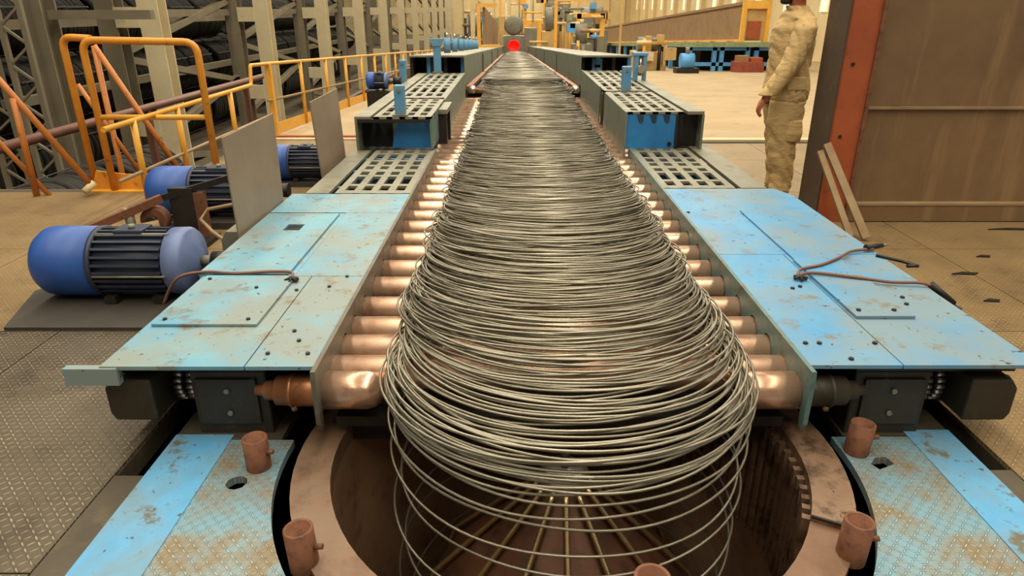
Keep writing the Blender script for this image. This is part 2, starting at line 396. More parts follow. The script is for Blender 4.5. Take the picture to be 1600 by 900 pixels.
def stub(x, y, h, tilt, label, z0=0.0):
    t_ = thing('pipe_stub', (x, y, z0), label, 'pipe stub', 'rusty pipe stubs around the tub')
    top = Vector((x + tilt, y, z0 + h)); r = .041
    MB().lathe((x, y, z0), top - Vector((x, y, z0)), [(0, r), (h, r), (h + .001, r - .004), (h, r - .009), (h * .35, r - .009), (h * .35, .001)], 20).build('pipe_wall', 'rust', t_)
    MB().cyl((x + r * .9, y - .01, z0 + h * .6), (x + r + .02, y - .012, z0 + h * .62), .008, n=8).build('weld_nub', 'rust', t_)
stub(-.865, 1.915, .125, 0, 'rusty pipe stub at the back corner of the left deck')
stub(-.585, 1.475, .135, -.005, 'rusty pipe stub at the front of the left deck, against the tub rim')
stub(1.20, 2.0, .125, .006, 'rusty pipe stub at the back corner of the right deck')
stub(.955, 1.505, .135, .004, 'rusty pipe stub at the front of the right deck, against the tub rim')
stub(.303, 1.14, .28, 0, 'rusty pipe stub whose rim just shows at the bottom edge of the picture', .02)

# ================================================================== NEAR SIDE TABLES
RY = [2.20, 2.37, 2.54, 2.75, 2.99, 3.22, 3.45, 3.68, 3.91]
while RY[-1] < 9.9: RY.append(RY[-1] + .225)
RZ, RR = .212, .064
def guard_poly(y0, y1, top, tongue):
    pts = [(y1, top), (y0, top)]
    if tongue: pts += [(y0 - .004, top - .03), (y0 - .002, .14), (y0 + .012, .112), (y0 + .03, .115), (y0 + .04, .19), (y0 + .06, .25), (y0 + .11, .27), (y0 + .16, .24)]
    y = y0 + .17 if tongue else y0
    pts.append((y, .215))
    for ry in RY:
        if ry - .08 < y or ry + .08 > y1: continue
        pts += [(ry - .075, .20), (ry - .055, .25), (ry - .02, .282), (ry + .02, .282), (ry + .055, .25), (ry + .075, .20)]
    pts.append((y1, .235))
    return pts
def grating(x0, x1, y0, y1, z0, z1, nc, rows, name, mat, parent):
    """plate with real square openings: rows is a list of opening lengths and bar widths"""
    m = MB(); bw = (x1 - x0) * .10
    ow = ((x1 - x0) - bw * (nc + 1)) / nc
    for i in range(nc + 1): m.box(x0 + i * (ow + bw), x0 + i * (ow + bw) + bw, y0, y1, z0, z1)
    tot = sum(a + b for a, b in rows); k = (y1 - y0) / tot; y = y0
    for a, b in rows:
        m.box(x0, x1, y, y + b * k, z0, z1 - .0008); y += (a + b) * k
    m.box(x0, x1, y1 - .03, y1, z0, z1 - .0008)
    return m.build(name, mat, parent)
ROWS = [(.11, .07), (.20, .05), (.09, .05), (.09, .08), (.11, .05), (.20, .05), (.09, .06)]
def bolt(x, y, z, parent, r=.011, mat='dark'):
    MB().cyl((x, y, z), (x, y, z + .007), r, n=6).build('bolt', mat, parent)

tl = thing('conveyor_side_table', (-1.03, 3.9, 0), 'worn pale-blue steel table left of the wire, red cable on it', 'machine table', 'side tables along the conveyor')
zt = .33
MB().box(-1.40, -.913, 2.03, 2.868, zt - .014, zt).build('top_plate', 'blue_l', tl)
MB().box(-.908, -.672, 2.03, 2.868, zt - .014, zt).build('top_plate', 'blue_l', tl)
MB().box(-.99, -.672, 2.872, 3.90, zt - .014, zt).build('top_plate', 'blue_l', tl)
MB().box(-1.42, -.995, 2.872, 3.90, zt - .016, zt - .004).build('top_plate', 'blue_l', tl)
MB().box(-1.44, -.672, 3.904, 4.34, zt - .014, zt).build('top_plate', 'blue_l', tl)
MB().box(-1.375, -.975, 2.34, 2.85, zt + .0005, zt + .012).build('cover_plate', 'blue_l', tl, bevel=.002)
m = MB()   # rear cover with a slot over a black shade sheet
for a in ((-1.43, -1.25, 2.88, 3.86), (-1.16, -1.02, 2.88, 3.86), (-1.25, -1.16, 2.88, 3.53), (-1.25, -1.16, 3.64, 3.86)): m.box(*a, zt - .003, zt + .008)
m.build('cover_plate', 'blue_l', tl)
MB().box(-1.26, -1.15, 3.52, 3.65, zt - .0035, zt - .002).build('slot_shade', 'black', tl)  # black sheet painting the dark inside of the slot
for (x, y) in ((-.82, 2.30), (-.80, 2.74), (-.93, 2.70), (-.75, 2.86), (-.86, 2.12), (-1.34, 2.38), (-1.02, 2.38), (-1.34, 2.80), (-1.1, 2.70), (-.72, 2.12), (-.78, 2.22)): bolt(x, y, zt + (.012 if x < -.97 and y > 2.33 else 0), tl, .008)
MB().prism(guard_poly(1.97, 5.82, .342, True), YZX, GL - .016, GL).build('guard_plate', 'guard_l', tl)
MB().box(-1.52, -1.34, 2.02, 2.05, .262, .325).build('bent_lip', 'blue_l', tl)
grating(-1.17, -.675, 4.36, 5.80, zt - .02, zt, 4, ROWS, 'grating', 'greyplate', tl)
MB().box(-1.36, -1.21, 4.36, 5.80, zt - .02, zt).build('edge_plate', 'greyplate', tl)
MB().box(-1.15, -.70, 2.35, 5.8, .0, .10).build('base_beam', 'dark', tl)
MB().box(-1.36, -1.33, 2.35, 5.8, .0, zt - .016).build('outer_skirt', 'dark', tl)
for y in (4.6, 5.1, 5.55): MB().box(-1.33, -.68, y, y + .03, .1, zt - .022).build('cross_rib', 'blue_r', tl)
MB().box(-.70, -.675, 2.35, 5.8, .10, .18).build('inner_beam', 'dark', tl)

tr = thing('conveyor_side_table', (1.38, 3.9, 0), 'worn sky-blue steel table right of the wire, near the worker', 'machine table', 'side tables along the conveyor')
MB().box(.997, 1.318, 2.04, 3.16, zt - .014, zt).build('top_plate', 'blue_r', tr)
MB().box(1.322, 1.79, 2.04, 3.16, zt - .014, zt).build('top_plate', 'blue_r', tr)
MB().prism([(.997, 3.164), (1.79, 3.164), (1.80, 4.30), (1.74, 4.48), (.997, 4.48)], XYZ, zt - .014, zt).build('top_plate', 'blue_r', tr)
MB().box(1.33, 1.56, 2.41, 3.06, zt + .0005, zt + .014).build('cover_plate', 'blue_r', tr, bevel=.002)
MB().box(1.34, 1.57, 3.064, 3.92, zt + .0005, zt + .010).build('cover_plate', 'blue_r', tr, bevel=.002)
for (x, y) in ((1.29, 2.86), (1.24, 2.74), (1.2, 2.72), (1.3, 2.2), (1.05, 2.2), (1.1, 2.2), (1.16, 2.08), (1.6, 2.55), (1.62, 2.62), (1.50, 2.46), (1.36, 2.46), (1.03, 3.9)): bolt(x, y, zt + (.014 if 1.33 < x < 1.56 and y > 2.41 else 0), tr, .009)
MB().prism(guard_poly(1.97, 5.86, .342, True), YZX, GR, GR + .016).build('guard_plate', 'teal', tr)
grating(.998, 1.49, 4.50, 5.90, zt - .02, zt, 4, ROWS, 'grating', 'greyplate', tr)
MB().box(1.525, 1.70, 4.50, 6.1, zt - .02, zt).build('edge_plate', 'greyplate', tr)
MB().box(1.05, 1.55, 2.35, 5.85, .0, .10).build('base_beam', 'dark', tr)
MB().box(1.68, 1.71, 2.35, 5.9, .0, zt - .022).build('outer_skirt', 'dark', tr)
for y in (4.75, 5.2, 5.6): MB().box(1.0, 1.5, y, y + .03, .1, zt - .022).build('cross_rib', 'blue_b', tr)
MB().box(1.0, 1.02, 2.35, 5.85, .10, .18).build('inner_beam', 'dark', tr)

# rollers
rc = thing('roller_conveyor', (AX, 2.0, 0), 'row of copper-coloured rollers under the wire loops', 'conveyor')
m = MB(); L = GR - GL + .12
m.lathe((-L / 2, 0, 0), (1, 0, 0), [(0, .02), (0, RR - .006), (.008, RR), (L - .008, RR), (L, RR - .006), (L, .02)], 24)
rp = m.build('roller', 'copper', rc); rp.location = (AX - AX, RY[0] - 2.0, RZ); rp.data.transform(Matrix.Translation((AX, 2.0, 0)))
for y in RY[1:]:
    c = rp.copy(); COL.objects.link(c); c.parent = rc; c.location = (0, y - 2.0, RZ); c.rotation_euler = (random.uniform(0, 6), 0, 0)
for sd in (-1, 1):
    gx = GL if sd < 0 else GR
    xi = gx - sd * .205; m = MB()
    m.lathe((gx + sd * .02, 2.07, .215), (-sd, 0, 0), [(0, .03), (0, .066), (.165, .066), (.19, .060), (.21, .045), (.222, .022), (.225, .001)], 26)
    m.build('end_roller', 'copper', rc)
    m = MB(); m.lathe((gx + sd * .02, 2.07, .215), (sd, 0, 0), [(0, .056), (.09, .056), (.09, .06), (.10, .06), (.10, .054), (.15, .052), (.155, .036), (.19, .034), (.20, .02), (.225, .018), (.225, .001)], 20)
    m.build('end_shaft', 'copper_d' if sd < 0 else 'boxgrease', rc)
    MB().cyl((gx + sd * .12, 2.07, .165), (gx + sd * .12, 2.07, .135), .012, n=8).build('grease_nipple', 'copper', rc)
MB().box(GL + .02, GR - .02, 2.08, 10, .06, .10).build('bed_plate', 'dark', rc)
MB().box(GL - .02, GR + .02, 2.16, 2.19, -.05, .12).build('end_plate', 'dark', rc)

# chain drive housings under the table ends
def gearbox(sd, label):
    x0 = -.88 if sd < 0 else 1.21
    t_ = thing('chain_drive_housing', (x0 + sd * .27, 2.2, 0), label, 'housing', 'drive housings at the table ends')
    b = lambda a, c, *r: (min(x0 + sd * a, x0 + sd * c), max(x0 + sd * a, x0 + sd * c)) + r
    MB().box(*b(.0, .27, 2.12, 2.6, .0, .26)).build('housing_body', 'boxgrease', t_, bevel=.006)
    MB().box(*b(.035, .25, 2.108, 2.119, .05, .235)).build('access_cover', 'boxgrease', t_, bevel=.003)
    for zz in (.10, .19): MB().cyl((x0 + sd * .14, 2.107, zz), (x0 + sd * .14, 2.098, zz), .010, n=6).build('bolt', 'greyplate', t_)
    MB().box(*b(.0, .56, 2.12, 2.5, .262, .30)).build('top_flange', 'boxgrease', t_)
    lx = x0 + sd * .385
    MB().prism([(0, .09), (.15, .09), (.165, .12), (.165, .22), (.14, .255), (0, .255)] if sd > 0 else [(0, .255), (-.14, .255), (-.165, .22), (-.165, .12), (-.15, .09), (0, .09)],
               lambda a, c, t2: (lx + a, t2, c), 2.07, 2.45).build('end_housing', 'boxgrease', t_, bevel=.008)
    MB().cyl((lx + sd * .165, 2.2, .175), (lx + sd * .225, 2.2, .175), .026, n=14).build('shaft_stub', 'dark', t_)
    for k, xx in enumerate((.30, .345)):
        cx = x0 + sd * xx
        ch = MB().cyl((cx - .012, 2.25, .17), (cx + .012, 2.25, .17), .07, n=18).build('sprocket', 'dark', t_)
        for j in range(9):
            a = PI * .62 + j * .3
            p = Vector((cx, 2.25 + .078 * math.cos(a), .17 + .078 * math.sin(a)))
            MB().cyl(p - Vector((.014, 0, 0)), p + Vector((.014, 0, 0)), .010, n=8).build('chain_link', 'chrome', ch)
gearbox(-1, 'greasy black chain housing under the front end of the left table')
gearbox(1, 'greasy black chain housing under the front end of the right table')

# ================================================================== MIDDLE BOXES
bl = thing('conveyor_side_box', (-1.0, 7.5, 0), 'raised grated steel box left of the wire with dark open front', 'machine box', 'raised side boxes along the conveyor')
zb = .61
grating(-1.17, -.69, 5.80, 7.0, zb - .02, zb, 4, ROWS[:5], 'grating', 'greyplate', bl)
grating(-1.17, -.70, 7.1, 9.9, zb - .02, zb, 4, ROWS, 'grating', 'greyplate', bl)
MB().box(-1.33, -1.20, 5.80, 9.9, zb - .02, zb).build('edge_plate', 'greyplate', bl)
MB().box(-1.33, -1.31, 5.80, 9.9, .0, zb - .02).build('outer_plate', 'grey_green', bl)
MB().box(-.705, -.69, 5.80, 6.35, .34, zb - .02).build('inner_plate', 'teal', bl)
MB().box(-.70, -.68, 6.95, 9.95, .20, zb - .0).build('inner_plate', 'grey_green', bl)
for y in (6.4, 6.75): MB().box(-.70, -.62, y, y + .06, .26, zb - .04).build('upright', 'dark', bl)
MB().box(-.80, -.61, 6.38, 6.93, zb - .06, zb - .02).build('bracket_plate', 'greyplate', bl)
MB().box(-1.31, -1.05, 5.98, 6.02, .33, zb - .03).build('shade_panel', 'black', bl)  # black sheet added for the shade inside the open front
MB().prism([(-1.05, .33), (-.72, .33), (-.72, .58), (-.98, .58), (-1.02, .48)], XZY, 5.92, 5.96).build('curved_panel', 'blue_b', bl)
MB().box(-1.31, -.70, 5.80, 5.83, zb - .05, zb - .02).build('front_flange', 'dark', bl)
MB().box(-1.30, -.72, 6.1, 9.9, .0, .2).build('base_beam', 'dark', bl)

br = thing('conveyor_side_box', (1.27, 7.5, 0), 'raised grated steel box right of the wire with bright blue front', 'machine box', 'raised side boxes along the conveyor')
zb = .64
grating(.955, 1.43, 5.88, 7.35, zb - .02, zb, 4, ROWS, 'grating', 'greyplate', br)
grating(.955, 1.43, 7.45, 9.95, zb - .02, zb, 4, ROWS, 'grating', 'greyplate', br)
MB().box(1.46, 1.60, 5.86, 9.9, zb - .02, zb + .005).build('edge_plate', 'greyplate', br)
MB().box(1.585, 1.605, 5.86, 9.9, .0, zb - .02).build('outer_plate', 'grey_green', br)
MB().box(.938, .954, 5.86, 7.3, .23, zb).build('inner_plate', 'grey_green', br)
MB().box(.938, .954, 7.75, 9.97, .23, zb + .01).build('inner_plate', 'grey_green', br)
MB().box(.955, .99, 7.35, 7.72, .23, zb - .03).build('recess_panel', 'dark', br)
MB().box(.935, .975, 7.52, 7.56, .2, zb - .03).build('upright', 'brown_side', br)
MB().box(.956, 1.37, 5.885, 5.91, .33, .62).build('front_panel', 'blue_b', br)
for x in (1.04, 1.15, 1.26): MB().prism([(x, .615), (x + .055, .615), (x + .055, .57), (x + .04, .545), (x + .02, .56)], XZY, 5.876, 5.886).build('notch', 'motor_fin', br)
MB().cyl((1.33, 5.884, .37), (1.33, 5.874, .37), .018, n=12).build('bolt_hole_shade', 'black', br)  # black disc painting the dark of a hole, nothing is cut
MB().box(1.38, 1.58, 6.0, 6.03, .33, .62).build('shade_panel', 'dark', br)  # dark sheet added for the shade inside the right-hand opening
MB().box(1.37, 1.39, 5.87, 6.0, .33, .62).build('divider', 'dark', br)
MB().box(1.0, 1.55, 6.1, 9.9, .0, .2).build('base_beam', 'dark', br)

def post(x, y, z0, z1, w, label, flared=False, mat='blue_r'):
    t_ = thing('blue_post', (x, y, z0), label, 'post', 'blue posts on the side boxes')
    MB().box(x - w / 2, x + w / 2, y - .04, y + .04, z0, z1).build('post_body', mat, t_, bevel=.008)
    MB().box(x - w / 2 - .02, x + w / 2 + .02, y - .06, y + .06, z0, z0 + .015).build('foot_plate', 'greyplate', t_)
    if flared: MB().prism([(x - w / 2, z1 - .08), (x + w / 2, z1 - .08), (x + w / 2 + .05, z1 + .02), (x - w / 2 - .05, z1 + .02)], XZY, y - .05, y + .05).build('flared_head', mat, t_)
    else: MB().cyl((x, y - .045, z1 - .04), (x, y - .055, z1 - .04), .015, n=10).build('pin', 'greyplate', t_)
post(-.95, 5.86, .61, .86, .085, 'short light-blue post at the near corner of the left box')
post(-1.06, 9.95, .61, 1.04, .10, 'tall light-blue post with flared head at the far end of the left box', True)
post(-1.36, 8.75, .2, .86, .08, 'slim light-blue post beside the small blue motor')
post(1.17, 7.4, .64, .89, .095, 'plain light-blue post standing on the right box grating')
t_ = thing('valve_bracket', (1.5, 8.5, .64), 'pale-blue machined bracket with fittings on the far right box', 'bracket')
MB().box(1.42, 1.47, 8.46, 8.54, .645, .94).build('upright', 'blue_r', t_); MB().box(1.53, 1.57, 8.46, 8.54, .645, .93).build('upright', 'blue_r', t_)
MB().box(1.40, 1.58, 8.45, 8.55, .93, .96).build('top_plate', 'standblue', t_)
MB().cyl((1.50, 8.45, .78), (1.50, 8.40, .78), .045, n=14).build('valve_body', 'chrome', t_); MB().cyl((1.5, 8.5, .70), (1.5, 8.5, .93), .022, n=10).build('rod', 'chrome', t_)

# ================================================================== FAR CONVEYOR
fc = thing('far_conveyor', (AX, 10.1, 0), 'long far conveyor stretch between grey-green side plates', 'conveyor')
def sl(y, h): return fz(y) + h
segs = [(10.05, 15.5), (15.7, 22), (22.2, 30), (30.3, 42), (42.3, 60)]
for (a, b) in segs:
    for (x0, x1) in ((-.70, -.685), (.93, .945)):
        m = MB(); v = [(a, sl(a, .50)), (b, sl(b, .50)), (b, sl(b, .90)), (a, sl(a, .90))]
        m.prism(v, YZX, x0, x1).build('side_plate', 'grey_green', fc)
        m = MB(); q = (-.685, -.60) if x0 < 0 else (.85, .93)
        m.prism([(a, sl(a, .44)), (b, sl(b, .44)), (b, sl(b, .49)), (a, sl(a, .49))], YZX, *q).build('wear_strip', 'copper_d', fc)
    for (x0, x1) in ((-1.48, -.70), (.945, 1.66)):
        m = MB(); m.prism([(a, sl(a, .88)), (b, sl(b, .88)), (b, sl(b, .905)), (a, sl(a, .905))], YZX, x0, x1).build('deck_plate', 'greyplate', fc)
        xo = x0 if x0 < 0 else x1 - .02
        m = MB(); m.prism([(a + .3, sl(a, -.1)), (b, sl(b, -.1)), (b, sl(b, .88)), (a + .3, sl(a, .88))], YZX, xo, xo + .02).build('outer_plate', 'machine', fc)
    if a > 12:
        for (x0, x1) in ((-.70, -.66), (.92, .96)): MB().box(x0, x1, a - .17, a - .03, sl(a, .45), sl(a, .87)).build('joint_post', 'brown_side', fc)
MB().cyl((-.60, 10.08, .365), (.86, 10.08, .365), .05, n=18).build('drop_roller', 'copper', fc)
for x in (-.64, .83):
    MB().lathe((x, 10.02, .375), (1, 0, 0), [(0, .02), (0, .055), (.08, .055), (.1, .03), (.1, .001)], 16).build('roller_cap', 'chrome', fc)
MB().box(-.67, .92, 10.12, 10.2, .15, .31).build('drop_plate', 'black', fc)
MB().prism([(10.2, sl(10.2, .40)), (60, sl(60, .40)), (60, sl(60, .36)), (10.2, sl(10.2, .36))], YZX, -.66, .92).build('bed_plate', 'dark', fc)
for (x0, x1) in ((-1.48, -.71), (.955, 1.66)):
    MB().box(x0, x1, 10.6, 10.64, .2, .80).build('shade_panel', 'black', fc)  # black sheet added for the shade under the far deck
    for k in range(4):
        xx = x0 + (x1 - x0) * (k + .0) / 3.2
        MB().box(xx, xx + .05, 10.2, 10.3, .2, .80).build('upright', 'standblue' if k % 2 else 'dark', fc)
MB().box(1.12, 1.26, 10.22, 10.5, .58, .78).build('valve_box', 'blue_r', fc)
MB().box(1.15, 1.23, 10.20, 10.22, .66, .70).build('valve_window', 'black', fc)
MB().box(-1.25, -1.05, 10.22, 10.5, .55, .78).build('valve_box', 'motor_fin', fc)
for i in range(7):
    y = 13 + i * 1.7
    t_ = thing('air_cylinder', (-1.2, y, sl(y, .905)), 'small light-blue air cylinder in the row on the far left deck', 'cylinder', 'air cylinders on the far left deck')
    MB().cyl((-1.2, y, sl(y, .905)), (-1.2, y, sl(y, 1.16)), .06, n=12).build('barrel', 'blue_r', t_); MB().cyl((-1.2, y, sl(y, 1.16)), (-1.2, y, sl(y, 1.24)), .02, n=8).build('rod', 'chrome', t_)

# ================================================================== WIRE
wire = thing('wire_rod', (AX, 2.0, .29), 'endless grey steel wire lying in loops along the conveyor and dropping into the tub', 'wire')
variants = []
for k in range(8):
    ph = [random.uniform(0, 6.28) for _ in range(4)]; am = [random.uniform(0, .012), random.uniform(0, .008), random.uniform(0, .006)]
    n = 88; pts = []
    for i in range(n):
        a = 2 * PI * i / n
        r = .585 + am[0] * math.sin(2 * a + ph[0]) + am[1] * math.sin(3 * a + ph[1])
        pts.append((r * math.cos(a), r * math.sin(a), am[2] * math.sin(2 * a + ph[2]) + .004 * math.sin(5 * a + ph[3])))
    mb = MB().tube(pts, .0042, 6, closed=True)
    me = bpy.data.meshes.new('wire_loop'); me.from_pydata(mb.v, [], mb.f); me.polygons.foreach_set('use_smooth', mb.sm); me.materials.append(M['wire']); variants.append(me)
def loop(x, y, z, rx, ry):
    o = bpy.data.objects.new('wire_loop', random.choice(variants)); COL.objects.link(o); o.parent = wire
    o.location = (x - AX, y - 2.0, z - .29); o.rotation_euler = Matrix.Rotation(rx, 3, 'X').to_euler()
    o.rotation_euler = (Matrix.Rotation(rx, 3, 'X') @ Matrix.Rotation(ry, 3, 'Y') @ Matrix.Rotation(random.uniform(0, 6.28), 3, 'Z')).to_euler()
# loops on the near conveyor: each rests on the one in front, so its near side is raised
def lay(y):
    """height and tilt of a loop whose centre is at y"""
    ramp_in = min(1, (y - 2.0) / .7)
    tilt = -math.radians(6.5 * min(1, .25 + .75 * ramp_in) + random.uniform(-1.1, 1.1))
    if y > 9.2: tilt += math.radians(7) * (y - 9.2) / 1.3
    zc = .285 + .585 * math.sin(-tilt) + random.uniform(0, .03)
    if y < 2.65: zc = max(zc, .33 + random.uniform(0, .03))
    if y > 9.6: zc += (y - 9.6) * .15
    return AX + .012 + random.gauss(0, .02), zc, tilt, random.gauss(0, .016)
y = 2.02; i = 0
while y < 10.5 and i < 276:
    y += (.0125 if y < 2.7 else .023 if y < 5 else .046) * random.uniform(.4, 1.6)
    x_, z_, a_, b_ = lay(y); loop(x_, y, z_, a_, b_); i += 1
# more of the same wire in between, where the strands lie too close to be told apart
mb = MB(); y = 2.5
while y < 10.6:
    y += (.0125 if y < 5 else .016) * random.uniform(.4, 1.6); x_, z_, a_, b_ = lay(y); z_ -= .012
    v_ = random.choice(variants); mt = Matrix.Translation((x_, y, z_)) @ (Matrix.Rotation(a_, 4, 'X') @ Matrix.Rotation(b_, 4, 'Y') @ Matrix.Rotation(random.uniform(0, 6.28), 4, 'Z'))
    ps = [mt @ Vector((.585 * (1 + .015 * math.sin(2 * g_)) * math.cos(g_), .585 * math.sin(g_), .004 * math.sin(3 * g_))) for g_ in [2 * PI * k / 56 for k in range(56)]]
    mb.tube(ps, .0042, 5, closed=True)
o = mb.build('packed_wire_loops', 'wire', wire, fix=False); o['kind'] = 'stuff'
for (z, dx, dy, rx, ry) in ((.335, .01, .03, -.02, .01), (.325, -.012, .02, -.015, -.01), (.322, .006, .01, .0, .006), (.318, -.006, -.004, .004, -.004), (.312, .01, .006, .008, .008), (.308, -.01, -.008, .004, -.008), (.304, .004, -.012, .0, .004), (.315, 0, 0, -.01, .01), (.30, .012, -.005, .0, -.008), (.29, -.01, .004, .012, .0), (.262, .006, -.012, .005, .012), (.215, -.012, -.01, .02, -.016), (.15, .012, -.004, -.02, .012),
                            (.075, -.014, 0, .02, .02), (-.02, .01, .004, -.03, -.02), (-.13, -.012, -.006, .03, .03), (-.27, .012, .006, -.02, -.03), (-.44, -.016, 0, .03, .02), (-.64, .01, 0, -.03, .03), (-.9, 0, .01, .02, -.03)):
    loop(TC[0] + dx, 2.02 + dy, z, rx, ry)
# the rest of the wire, too far off to pick the loops apart
mb = MB(); y = 10.5
while y < 46:
    y += random.uniform(.5, 1.5) * (.020 + .03 * min(1, (y - 10) / 14))
    n = 40 if y < 22 else 28
    px = AX - .04 + random.gauss(0, .02); R_ = .575 + random.gauss(0, .012); tl_ = math.radians(5.5 + random.uniform(-1, 1)); zc = fz(y) + .49 + R_ * math.sin(tl_) + random.uniform(0, .02)
    ph = random.uniform(0, 6.28)
    mb.tube([(px + R_ * math.cos(2 * PI * k / n), y + R_ * math.sin(2 * PI * k / n) * math.cos(tl_), zc - R_ * math.sin(2 * PI * k / n) * math.sin(tl_) + .004 * math.sin(3 * 2 * PI * k / n + ph)) for k in range(n)], .006, 4, closed=True)
o = mb.build('far_wire_loops', 'wire', wire, fix=False); o['kind'] = 'stuff'

# ================================================================== MOTORS
def motor(x0, y, z, L, r, label, flip=False):
    """motor lying along x, fan cover at x0 (left end), shaft towards the table"""
    t_ = thing('electric_motor', (x0 + L / 2, y, z - r), label, 'motor', 'blue drive motors')
    c = (x0, y, z); X = (1, 0, 0)
    MB().lathe(c, X, [(0, .001), (0, r * .62), (L * .02, r * .82), (L * .06, r * .96), (L * .10, r), (L * .39, r), (L * .39, r * .9)], 32).build('fan_cover', 'motor_blue', t_)
    body = MB().lathe(c, X, [(L * .40, r * .6), (L * .40, r * .86), (L * .84, r * .86), (L * .84, r * .6)], 28).build('stator_body', 'motor_fin', t_)
    for k in range(26):
        a = 2 * PI * k / 26 + .06
        if -2.0 < math.atan2(math.sin(a), math.cos(a)) < -1.1: continue
        ca, sa = math.cos(a), math.sin(a)
        MB().bar((x0 + L * .41, y + ca * r * .91, z + sa * r * .91), (x0 + L * .83, y + ca * r * .91, z + sa * r * .91), .012 * r / .18, .13 * r, up=(0, ca, sa)).build('cooling_fin', 'motor_fin', body)
    MB().lathe(c, X, [(L * .84, r * .6), (L * .84, r * .96), (L * .93, r * .97), (L * .955, r * .9), (L * .96, r * .5), (L, r * .35), (L, .001)], 30).build('end_bell', 'motor_lilac', t_)
    MB().lathe(c, X, [(L * .385, r * 1.0), (L * .385, r * 1.015), (L * .41, r * 1.015), (L * .41, r * .9)], 30).build('clamp_ring', 'motor_fin', t_)
    for a in (-.15, 1.2, 2.4):
        MB().cyl((x0 + L * .40, y - r * .96 * math.cos(a), z + r * .96 * math.sin(a)), (x0 + L * .86, y - r * .96 * math.cos(a), z + r * .96 * math.sin(a)), .007, n=6).build('tie_rod', 'greyplate', t_)
    MB().box(x0 + L * .52, x0 + L * .70, y - .07, y + .05, z + r * .84, z + r * 1.02).build('terminal_box', 'motor_fin', t_, bevel=.006)
    MB().cyl((x0 + L * .62, y - .03, z + r * 1.0), (x0 + L * .62, y - .03, z + r * 1.13), .016, n=8).build('lifting_eye', 'greyplate', t_)
    for xx in (.44, .74): MB().box(x0 + L * xx, x0 + L * (xx + .07), y - r * .85, y + r * .85, z - r, z - r * .78).build('foot', 'dark', t_)
    MB().cyl((x0 + L, y, z), (x0 + L + .10, y, z), .028, n=14).build('shaft', 'greyplate', t_)
    MB().cyl((x0 + L + .06, y, z), (x0 + L + .15, y, z), .05, n=16).build('coupling', 'dark', t_)
    return t_
motor(-2.50, 3.42, .205, .84, .185, 'large blue electric motor on the dark plate, nearest on the left floor')
motor(-2.62, 4.85, .225, .84, .175, 'blue electric motor half hidden behind the near grey sheet')
motor(-2.20, 6.0, .19, .62, .15, 'blue electric motor end showing between the two grey sheets')
motor(-1.76, 8.5, .64, .26, .10, 'small blue motor beside the raised left box')
tag(MB().box(-1.75, -1.40, 8.38, 8.62, .0, .53).build('motor_stand', 'dark'), 'dark steel stand under the small blue motor', 'stand')
tag(MB().prism([(-2.47, 2.985), (-1.43, 2.985), (-1.43, 3.75), (-2.45, 3.75), (-2.62, 3.45)], XYZ, .0, .018).build('motor_base_plate', 'mat_dark'), 'flat dark plate on the floor under the nearest blue motor', 'plate')
tag(MB().box(-2.5, -1.45, 4.62, 5.08, .0, .048).build('motor_base_plate', 'mat_dark'), 'low dark base under the half-hidden blue motor', 'plate')
tag(MB().box(-2.1, -1.5, 5.85, 6.15, .0, .038).build('motor_base_plate', 'mat_dark'), 'low dark base under the motor between the grey sheets', 'plate')
# linkage between the first two motors
lk = thing('tension_linkage', (-2.35, 4.3, 0), 'brown rusty linkage with lever arm and flange between two blue motors', 'linkage')
MB().bar((-2.95, 3.95, .06), (-2.3, 4.35, .30), .045, .05).build('lever_arm', 'rust', lk)
MB().bar((-2.3, 4.35, .30), (-1.85, 4.45, .42), .035, .04).build('lever_arm', 'dark', lk)
MB().box(-2.26, -2.10, 4.36, 4.42, .0, .36).build('bracket_plate', 'dark', lk); MB().box(-2.10, -2.04, 4.36, 4.42, .0, .33).build('bracket_plate', 'rust', lk)
MB().cyl((-2.36, 4.30, .16), (-2.36, 4.38, .16), .085, n=18).build('flange', 'rust', lk); MB().cyl((-2.36, 4.27, .16), (-2.36, 4.30, .16), .035, n=12).build('hub', 'dark', lk)
MB().cyl((-2.48, 4.25, .05), (-2.48, 4.25, .26), .03, n=10).build('pin', 'greyplate', lk); MB().box(-2.6, -2.0, 4.2, 4.45, .0, .03).build('base', 'dark', lk)
MB().cyl((-2.62, 4.1, .10), (-2.30, 4.26, .14), .04, n=12).build('link_rod', 'plank', lk)
hs = MB(); hs.tube([(-1.62, 4.3, .34), (-1.72, 4.25, .30), (-1.95, 4.22, .26), (-2.0, 4.2, .20), (-1.9, 4.12, .14), (-1.7, 4.0, .06), (-1.6, 3.9, .03)], .012, 8)
tag(hs.build('looped_hose', 'batten'), 'pale looped hose beside the near grey sheet', 'hose')
# coupling cover between motor and table
tag(MB().prism([(-1.63, .0), (-1.44, .0), (-1.44, .27), (-1.50, .30), (-1.60, .30), (-1.63, .25)], XZY, 3.62, 4.1).build('coupling_cover', 'greyplate'), 'grey coupling cover beside the left table', 'cover')

# ================================================================== GREY SHEETS
def sheet(pts, th, label):
    m = MB(); P = [Vector(p) for p in pts]; nrm = (P[1] - P[0]).cross(P[3] - P[0]).normalized() * th
    m.add([p for p in P] + [p + nrm for p in P], [(3, 2, 1, 0), (4, 5, 6, 7)] + [(i, (i + 1) % 4, (i + 1) % 4 + 4, i + 4) for i in range(4)])
    tag(m.build('upright_sheet', 'shield'), label, 'sheet', 'upright grey sheets beside the left table')
sheet([(-1.455, 3.44, .05), (-1.455, 4.17, .05), (-1.46, 4.21, .86), (-1.46, 3.43, .85)], .008, 'upright bare grey sheet at the left table, nearer of the two')
sheet([(-1.425, 5.03, .05), (-1.425, 5.77, .05), (-1.43, 5.69, .85), (-1.43, 4.90, .84)], .008, 'upright bare grey sheet at the left table, farther of the two')

